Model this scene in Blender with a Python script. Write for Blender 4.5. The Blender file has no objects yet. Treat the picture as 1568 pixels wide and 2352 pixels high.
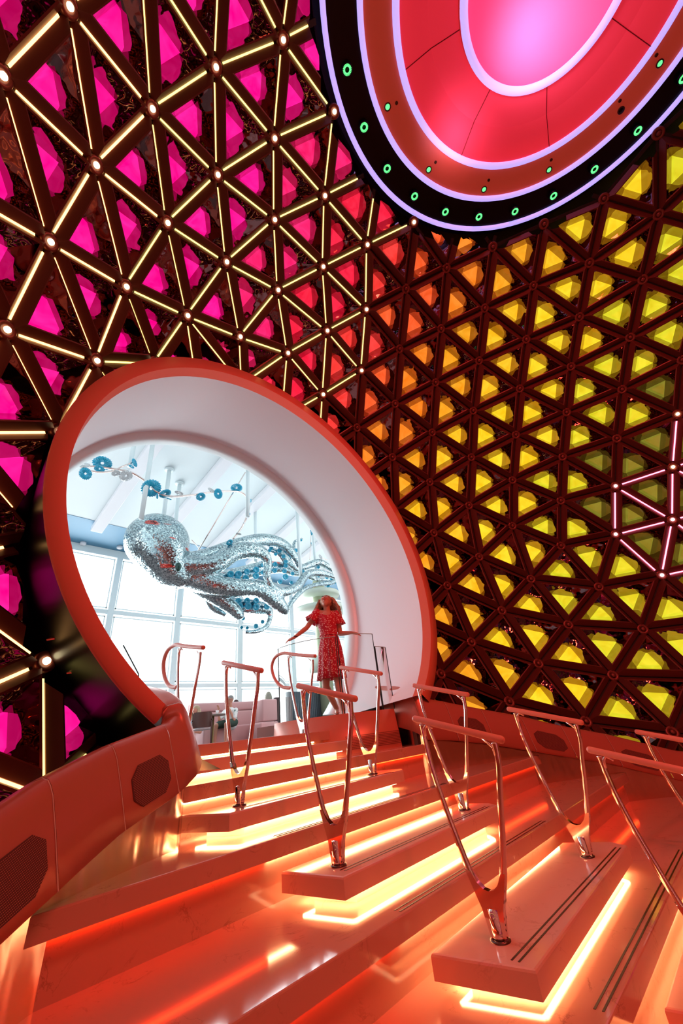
import bpy, bmesh, math, random
from mathutils import Vector, Matrix, noise
random.seed(7)
C = bpy.context.scene.collection
PI = math.pi
EYE = 1.46                     # eye height above the lowest landing; all z below are given relative to the eye
# ---------------------------------------------------------------- camera
_p, _r = math.radians(29), math.radians(-7)
def _basis():
    f = Vector((0, math.cos(_p), math.sin(_p))); R = Vector((1, 0, 0)); U = R.cross(f)
    R2 = math.cos(_r)*R + math.sin(_r)*U; U2 = -math.sin(_r)*R + math.cos(_r)*U
    u = Vector((.662, .749, 0)).normalized(); n = Vector((-.749, .662, 0)).normalized()
    M = lambda v: Vector((v.dot(u), v.dot(n), v.z))
    return M(f), M(R2), M(U2)
FW, RT, UP = _basis()
cam = bpy.data.cameras.new('camera'); cam.sensor_fit = 'VERTICAL'; cam.sensor_height = 36; cam.lens = 14.0; cam.clip_end = 200
camera = bpy.data.objects.new('camera', cam); C.objects.link(camera)
m = Matrix((RT, UP, -FW)).transposed().to_4x4(); m.translation = (0, 0, EYE); camera.matrix_world = m
bpy.context.scene.camera = camera
vs = bpy.context.scene.view_settings
vs.view_transform = 'Standard'; vs.look = 'None'; vs.gamma = 1; vs.use_curve_mapping = False; vs.exposure = 0.0
def ray(px, py): return (FW + RT*((px-784)/914.7) - UP*((py-1176)/914.7)).normalized()
def onY(px, py, Y): d = ray(px, py); return d*(Y/d.y)            # a point of the plane Y, z relative to the eye
def onZ(px, py, z): d = ray(px, py); return d*(z/d.z)
def onX(px, py, X): d = ray(px, py); return d*(X/d.x)
def W3(v): return Vector((v[0], v[1], v[2]+EYE))
# ---------------------------------------------------------------- world and lights
world = bpy.data.worlds.new('sky'); bpy.context.scene.world = world; world.use_nodes = True
world.node_tree.nodes['Background'].inputs[0].default_value = (.93, .97, 1, 1); world.node_tree.nodes['Background'].inputs[1].default_value = 2.2
def area(name, loc, direction, sx, sy, col, power, spread=180):
    l = bpy.data.lights.new(name, 'AREA'); l.shape = 'RECTANGLE'; l.size = sx; l.size_y = sy; l.color = col; l.energy = power; l.spread = math.radians(spread)
    o = bpy.data.objects.new(name, l); C.objects.link(o); o.location = W3(loc); o.rotation_euler = Vector(direction).to_track_quat('-Z', 'Y').to_euler(); return o
def spot(name, loc, target, col, power, size=70, blend=.6, rad=.08):
    l = bpy.data.lights.new(name, 'SPOT'); l.color = col; l.energy = power; l.spot_size = math.radians(size); l.spot_blend = blend; l.shadow_soft_size = rad
    o = bpy.data.objects.new(name, l); C.objects.link(o); o.location = W3(loc); o.rotation_euler = (Vector(target)-Vector(loc)).to_track_quat('-Z', 'Y').to_euler(); return o
area('window_daylight', (6.5, 14.6, 3.2), (0, -1, -.1), 17, 7.5, (.93, .97, 1), 2500)
area('upper_ceiling_area', (6, 9, 8.6), (0, 0, -1), 12, 6, (.9, .97, 1), 0.001)  # nearly unpowered area light above the opaque upper ceiling
RC = Vector((3.2, -1.72, 7.96))                                     # centre of the oval ceiling light
spot('red_flood_light', (RC.x-1.6, RC.y-1.0, 7.7), (7.5, 1.5, 1.0), (1, .09, .05), 1150, 110, .9, .25)
spot('coral_flood_light', (RC.x-.5, RC.y-2.2, 7.7), (3.2, 2.8, -.6), (1, .20, .10), 480, 75, .8, .25)
spot('amber_flood_light', (RC.x+1.6, RC.y-1.4, 7.7), (-1.5, 3.0, 1.5), (1, .26, .12), 330, 100, .9, .25)
# ---------------------------------------------------------------- materials
def mat(name, col=(.8,.8,.8), rough=.5, metal=0, emit=None, es=1, coat=0, trans=0, ior=1.45, sheen=0, spec=None):
    m = bpy.data.materials.new(name); m.use_nodes = True; b = m.node_tree.nodes['Principled BSDF']
    b.inputs['Base Color'].default_value = (*col, 1); b.inputs['Roughness'].default_value = rough; b.inputs['Metallic'].default_value = metal
    if emit: b.inputs['Emission Color'].default_value = (*emit, 1); b.inputs['Emission Strength'].default_value = es
    b.inputs['Coat Weight'].default_value = coat; b.inputs['Coat Roughness'].default_value = .06
    b.inputs['Transmission Weight'].default_value = trans; b.inputs['IOR'].default_value = ior
    if sheen: b.inputs['Sheen Weight'].default_value = sheen
    if spec is not None: b.inputs['Specular IOR Level'].default_value = spec
    return m
def bsdf(m): return m.node_tree.nodes['Principled BSDF']
def nd(m, t, **kw):
    n = m.node_tree.nodes.new(t)
    for k, v in kw.items():
        if k in n.inputs: n.inputs[k].default_value = v
        else: setattr(n, k, v)
    return n
def lk(m, a, b): m.node_tree.links.new(a, b)
def tc(m, kind='Object'): return nd(m, 'ShaderNodeTexCoord').outputs[kind]
def noisy(m, c1, c2, scale=6, lo=.4, hi=.65, detail=6, dist=0, coord='Object', rough=None):
    n = nd(m, 'ShaderNodeTexNoise', Scale=scale, Detail=detail, Distortion=dist); lk(m, tc(m, coord), n.inputs['Vector'])
    r = nd(m, 'ShaderNodeValToRGB'); e = r.color_ramp.elements
    e[0].position = lo; e[0].color = (*c1, 1); e[1].position = hi; e[1].color = (*c2, 1)
    lk(m, n.outputs['Fac'], r.inputs['Fac']); lk(m, r.outputs['Color'], bsdf(m).inputs['Base Color']); return m
def bump(m, scale, strength, dist=.01, kind='noise', detail=3, coord='Object', sc3=None):
    n = nd(m, 'ShaderNodeTexNoise', Scale=scale, Detail=detail) if kind == 'noise' else nd(m, 'ShaderNodeTexVoronoi', Scale=scale)
    src = tc(m, coord)
    if sc3: mp = nd(m, 'ShaderNodeMapping'); mp.inputs['Scale'].default_value = sc3; lk(m, src, mp.inputs[0]); src = mp.outputs[0]
    lk(m, src, n.inputs['Vector'])
    b = nd(m, 'ShaderNodeBump', Strength=strength, Distance=dist); lk(m, n.outputs[0], b.inputs['Height']); lk(m, b.outputs[0], bsdf(m).inputs['Normal']); return m
# veined coral marble
def marble(name, base, dark, rough=.14, vein=.5):
    m = mat(name, base, rough, coat=.18)
    n1 = nd(m, 'ShaderNodeTexNoise', Scale=3.2, Detail=8, Roughness=.62, Distortion=1.4); lk(m, tc(m), n1.inputs['Vector'])
    r1 = nd(m, 'ShaderNodeValToRGB'); e = r1.color_ramp.elements; e[0].position = .485; e[0].color = (0,0,0,1); e[1].position = .5; e[1].color = (1,1,1,1)
    e2 = r1.color_ramp.elements.new(.515); e2.color = (0,0,0,1); lk(m, n1.outputs['Fac'], r1.inputs['Fac'])
    n2 = nd(m, 'ShaderNodeTexNoise', Scale=5.5, Detail=3); lk(m, tc(m), n2.inputs['Vector'])
    r2 = nd(m, 'ShaderNodeValToRGB'); e = r2.color_ramp.elements; e[0].position = .5; e[1].position = .68; lk(m, n2.outputs['Fac'], r2.inputs['Fac'])
    mul = nd(m, 'ShaderNodeMath', operation='MULTIPLY'); lk(m, r1.outputs['Color'], mul.inputs[0]); lk(m, r2.outputs['Color'], mul.inputs[1])
    mu2 = nd(m, 'ShaderNodeMath', operation='MULTIPLY'); mu2.inputs[1].default_value = vein; lk(m, mul.outputs[0], mu2.inputs[0])
    mix = nd(m, 'ShaderNodeMixRGB'); mix.inputs[1].default_value = (*base, 1); mix.inputs[2].default_value = (*dark, 1)
    lk(m, mu2.outputs[0], mix.inputs[0]); lk(m, mix.outputs[0], bsdf(m).inputs['Base Color']); return m
M = {}
M['stone'] = marble('coral_marble', (.62, .32, .235), (.20, .07, .05), .09)
M['stone_light'] = marble('pale_coral_marble', (.76, .45, .36), (.32, .12, .09), .12, .4)
M['base'] = mat('cream_stone_base', (.82, .66, .50), .3)
M['slot'] = mat('dark_brass_inlay', (.09, .045, .03), .35, .8)
M['strut'] = mat('dark_bronze_frame', (.16, .040, .028), .42, .35)
M['groove'] = mat('black_groove', (.012, .006, .006), .6)
M['hub'] = mat('bronze_hub', (.18, .045, .034), .38, .4)
M['mirror'] = bump(mat('smoked_mirror', (.42, .30, .30), .035, 1), 2.6, .55, .05, detail=2)
M['coral'] = mat('coral_ring_paint', (.80, .19, .135), .42)
M['coral_daylit'] = mat('daylit_coral_paint', (.86, .56, .53), .5)  # coral lightened so the bevel carries tunnel daylight in its colour
M['white'] = mat('white_tunnel_paint', (.80, .80, .84), .45)
M['white_gloss'] = mat('white_ceiling_panel', (.80, .88, .90), .35)
M['cream'] = mat('white_steel', (.74, .84, .86), .4)
M['black'] = mat('black_gloss', (.003, .002, .003), .3, spec=.2)
M['panel'] = mat('coral_metal_panel', (.52, .150, .105), .36, .25); bump(M['panel'], 260, .03, .002)
M['panel_seam'] = mat('pale_seam', (.62, .42, .36), .4)
M['grille'] = mat('grille_mesh', (.10, .022, .018), .6)
M['kick'] = mat('brushed_bronze_sheet', (.86, .70, .60), .17, 1); bump(M['kick'], 3, .5, .05, sc3=(1, 1, .25))
M['kick_red'] = bump(mat('coral_bronze_sheet', (.74, .46, .40), .2, 1), 3, .5, .05, sc3=(1, 1, .25))
M['chrome'] = mat('polished_chrome', (.80, .66, .62), .06, 1)
M['grip'] = mat('coral_leather_grip', (.68, .23, .17), .4, coat=.1)
M['led_warm'] = mat('warm_led', (1,.8,.5), .5, emit=(1, .66, .32), es=20)
M['led_red'] = mat('red_led', (1,.1,.05), .5, emit=(1, .05, .008), es=11)
M['led_yellow'] = mat('yellow_led', (1,.9,.4), .5, emit=(1, .80, .22), es=2.6)
M['led_orange'] = mat('orange_white_led', (1,.8,.4), .5, emit=(1, .50, .16), es=4.5)
M['led_pink'] = mat('pink_led', (1,.5,.6), .5, emit=(1, .16, .28), es=5.5)
M['led_lavender'] = mat('lavender_led', (.8,.75,1), .5, emit=(.42, .37, .98), es=1.1)
M['dot_warm'] = mat('warm_dot', (1,.9,.7), .5, emit=(1, .82, .45), es=4)
M['dot_pink'] = mat('pink_dot', (1,.8,.8), .5, emit=(1, .6, .65), es=4)
for k in ('led_yellow','led_orange','led_pink','dot_warm','dot_pink','led_lavender'): M[k].cycles.emission_sampling = 'NONE' if k.startswith('dot') else 'AUTO'
PAN = [('magenta',(1,.0,.27),1.15),('hot pink',(1,.012,.16),1.0),('crimson',(1,.012,.055),.95),('red coral',(1,.045,.035),.95),('red orange',(1,.12,.02),.95),
       ('orange',(1,.26,.012),.95),('amber',(1,.42,.01),.9),('golden yellow',(1,.56,.010),1.0),('yellow',(.98,.70,.012),1.0),('lime yellow',(.78,.74,.015),.95),('dim olive',(.36,.34,.02),.55)]
for i, (nm, c, s) in enumerate(PAN):
    m = mat('backlit_'+nm.replace(' ', '_'), tuple(v*.5 for v in c), .06, emit=c, es=s); b = bsdf(m)
    n = nd(m, 'ShaderNodeTexNoise', Scale=4.0, Detail=2, Distortion=1.2); lk(m, tc(m), n.inputs['Vector'])
    r = nd(m, 'ShaderNodeValToRGB'); e = r.color_ramp.elements; e[0].position = .3; e[0].color = (*[v*.82 for v in c], 1); e[1].position = .72; e[1].color = (min(1,c[0]*1.05), min(1,c[1]*1.10+.02), min(1,c[2]*1.2+.02), 1)
    lk(m, n.outputs['Fac'], r.inputs['Fac']); lk(m, r.outputs['Color'], b.inputs['Emission Color']); m.cycles.emission_sampling = 'NONE'; M['p%x' % i] = m
def glassy(name, tint=(.93,.98,.97), refl=.10):
    m = bpy.data.materials.new(name); m.use_nodes = True; nt = m.node_tree; nt.nodes.clear()
    o = nt.nodes.new('ShaderNodeOutputMaterial'); t = nt.nodes.new('ShaderNodeBsdfTransparent'); t.inputs[0].default_value = (*tint, 1)
    g = nt.nodes.new('ShaderNodeBsdfGlossy'); g.inputs['Roughness'].default_value = .01; mx = nt.nodes.new('ShaderNodeMixShader')
    f = nt.nodes.new('ShaderNodeFresnel'); f.inputs[0].default_value = 1.25
    nt.links.new(f.outputs[0], mx.inputs[0]); nt.links.new(t.outputs[0], mx.inputs[1]); nt.links.new(g.outputs[0], mx.inputs[2]); nt.links.new(mx.outputs[0], o.inputs[0]); return m
M['glass'] = glassy('clear_glass'); M['glass_edge'] = mat('glass_edge', (.02, .05, .05), .1)
M['pane'] = glassy('window_glass', (.98, 1, 1))
# ---------------------------------------------------------------- mesh helpers
def B(): return bmesh.new()
def obj(name, bm, material, parent=None, smooth=False, mods=None):
    me = bpy.data.meshes.new(name); bmesh.ops.recalc_face_normals(bm, faces=bm.faces)
    bm.to_mesh(me); bm.free()
    mats = material if isinstance(material, (list, tuple)) else [material]
    for mm in mats: me.materials.append(mm)
    if smooth:
        for p in me.polygons: p.use_smooth = True
    o = bpy.data.objects.new(name, me); C.objects.link(o)
    if parent: o.parent = parent; o.matrix_parent_inverse = Matrix.Translation(-parent.location) if parent.type == 'EMPTY' else Matrix.Identity(4)
    return o
def tag(o, label=None, cat=None, group=None, kind=None):
    if label: o['label'] = label
    if cat: o['category'] = cat
    if group: o['group'] = group
    if kind: o['kind'] = kind
    return o
def thing(name, loc, label, cat, group=None):
    o = bpy.data.objects.new(name, None); C.objects.link(o); o.location = W3(loc); o.empty_display_size = .1
    return tag(o, label, cat, group)
def struct(name, bm, m, parent=None, smooth=False): return tag(obj(name, bm, m, parent, smooth), kind='structure')
def quad(bm, *p): return bm.faces.new([bm.verts.new(v) for v in p])
def box(bm, lo, hi, M4=None, bevel=0):
    vs_ = [bm.verts.new((x, y, z)) for x in (lo[0], hi[0]) for y in (lo[1], hi[1]) for z in (lo[2], hi[2])]
    fs = [bm.faces.new([vs_[i] for i in f]) for f in ((0,1,3,2),(4,6,7,5),(0,4,5,1),(2,3,7,6),(0,2,6,4),(1,5,7,3))]
    if M4: bmesh.ops.transform(bm, matrix=M4, verts=vs_)
    if bevel: bmesh.ops.bevel(bm, geom=list({e for f in fs for e in f.edges}), offset=bevel, segments=2, affect='EDGES', profile=.5)
def prism(bm, poly, z0, z1, bevel=0):
    a = [bm.verts.new((p[0], p[1], z0)) for p in poly]; b = [bm.verts.new((p[0], p[1], z1)) for p in poly]; n = len(poly)
    fs = [bm.faces.new(a[::-1]), bm.faces.new(b)] + [bm.faces.new((a[i], a[(i+1) % n], b[(i+1) % n], b[i])) for i in range(n)]
    if bevel: bmesh.ops.bevel(bm, geom=list(fs[1].edges), offset=bevel, segments=2, affect='EDGES', profile=.5)
def frames(pts):
    out = []; prev = None
    for i, p in enumerate(pts):
        t = (pts[min(i+1, len(pts)-1)]-pts[max(i-1, 0)]).normalized()
        if prev is None: n = t.orthogonal().normalized()
        else: n = (prev-t*prev.dot(t)); n = n.normalized() if n.length > 1e-6 else t.orthogonal().normalized()
        prev = n; out.append((t, n, t.cross(n)))
    return out
def tube(bm, pts, r, seg=10, caps=True, flat=1.0, up=None):
    pts = [Vector(p) for p in pts]; rr = r if isinstance(r, (list, tuple)) else [r]*len(pts); rings = []
    for (t, n, b), p, q in zip(frames(pts), pts, rr):
        if up is not None:
            b = Vector(up)-t*Vector(up).dot(t); b.normalize(); n = b.cross(t)
        rings.append([bm.verts.new(p + n*math.cos(2*PI*k/seg)*q + b*math.sin(2*PI*k/seg)*q*flat) for k in range(seg)])
    for a, c in zip(rings, rings[1:]):
        for k in range(seg): bm.faces.new((a[k], a[(k+1) % seg], c[(k+1) % seg], c[k]))
    if caps: bm.faces.new(rings[0][::-1]); bm.faces.new(rings[-1])
def smoothpath(ctrl, n=6):
    """Catmull-Rom through rows (x, y, z, extra...)"""
    P = [list(c) for c in ctrl]; P = [P[0]]+P+[P[-1]]; out = []
    for i in range(1, len(P)-2):
        for k in range(n):
            t = k/n; out.append([.5*((2*b)+(c-a)*t+(2*a-5*b+4*c-d)*t*t+(-a+3*b-3*c+d)*t**3) for a, b, c, d in zip(P[i-1], P[i], P[i+1], P[i+2])])
    out.append(P[-2]); return out
def lathe(bm, prof, seg=24, M4=None, caps=True):
    rings = [[bm.verts.new((r*math.cos(2*PI*k/seg), r*math.sin(2*PI*k/seg), z)) for k in range(seg)] for r, z in prof]
    for a, c in zip(rings, rings[1:]):
        for k in range(seg): bm.faces.new((a[k], a[(k+1) % seg], c[(k+1) % seg], c[k]))
    if caps: bm.faces.new(rings[0][::-1]); bm.faces.new(rings[-1])
    if M4: bmesh.ops.transform(bm, matrix=M4, verts=[v for g in rings for v in g])
def align(loc, axis, roll=0): return Matrix.Translation(loc) @ Vector(axis).to_track_quat('Z', 'Y').to_matrix().to_4x4() @ Matrix.Rotation(roll, 4, 'Z')
def ball(bm, c, r, seg=16, sc=(1,1,1), rot=None):
    m4 = Matrix.Translation(c) @ (rot.to_4x4() if rot else Matrix.Identity(4)) @ Matrix.Diagonal((*[r*s for s in sc], 1))
    bmesh.ops.create_uvsphere(bm, u_segments=seg, v_segments=max(6, seg//2), radius=1, matrix=m4)
def capsule(bm, a, b, ra, rb, seg=12):
    a, b = Vector(a), Vector(b); d = b-a; t = d.normalized() if d.length > 1e-6 else Vector((0,0,1)); pts = []; rr = []
    for k in range(5): w = k/4*PI/2; pts.append(a-t*ra*math.cos(w)); rr.append(max(ra*math.sin(w), ra*.05))
    for k in range(5): w = k/4*PI/2; pts.append(b+t*rb*math.sin(w)); rr.append(max(rb*math.cos(w), rb*.05))
    tube(bm, pts, rr, seg)
def remesh(o, voxel, smooth=2):
    m = o.modifiers.new('remesh', 'REMESH'); m.mode = 'VOXEL'; m.voxel_size = voxel; m.use_smooth_shade = True
    s = o.modifiers.new('smooth', 'SMOOTH'); s.iterations = smooth; s.factor = .6; return o
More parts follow.
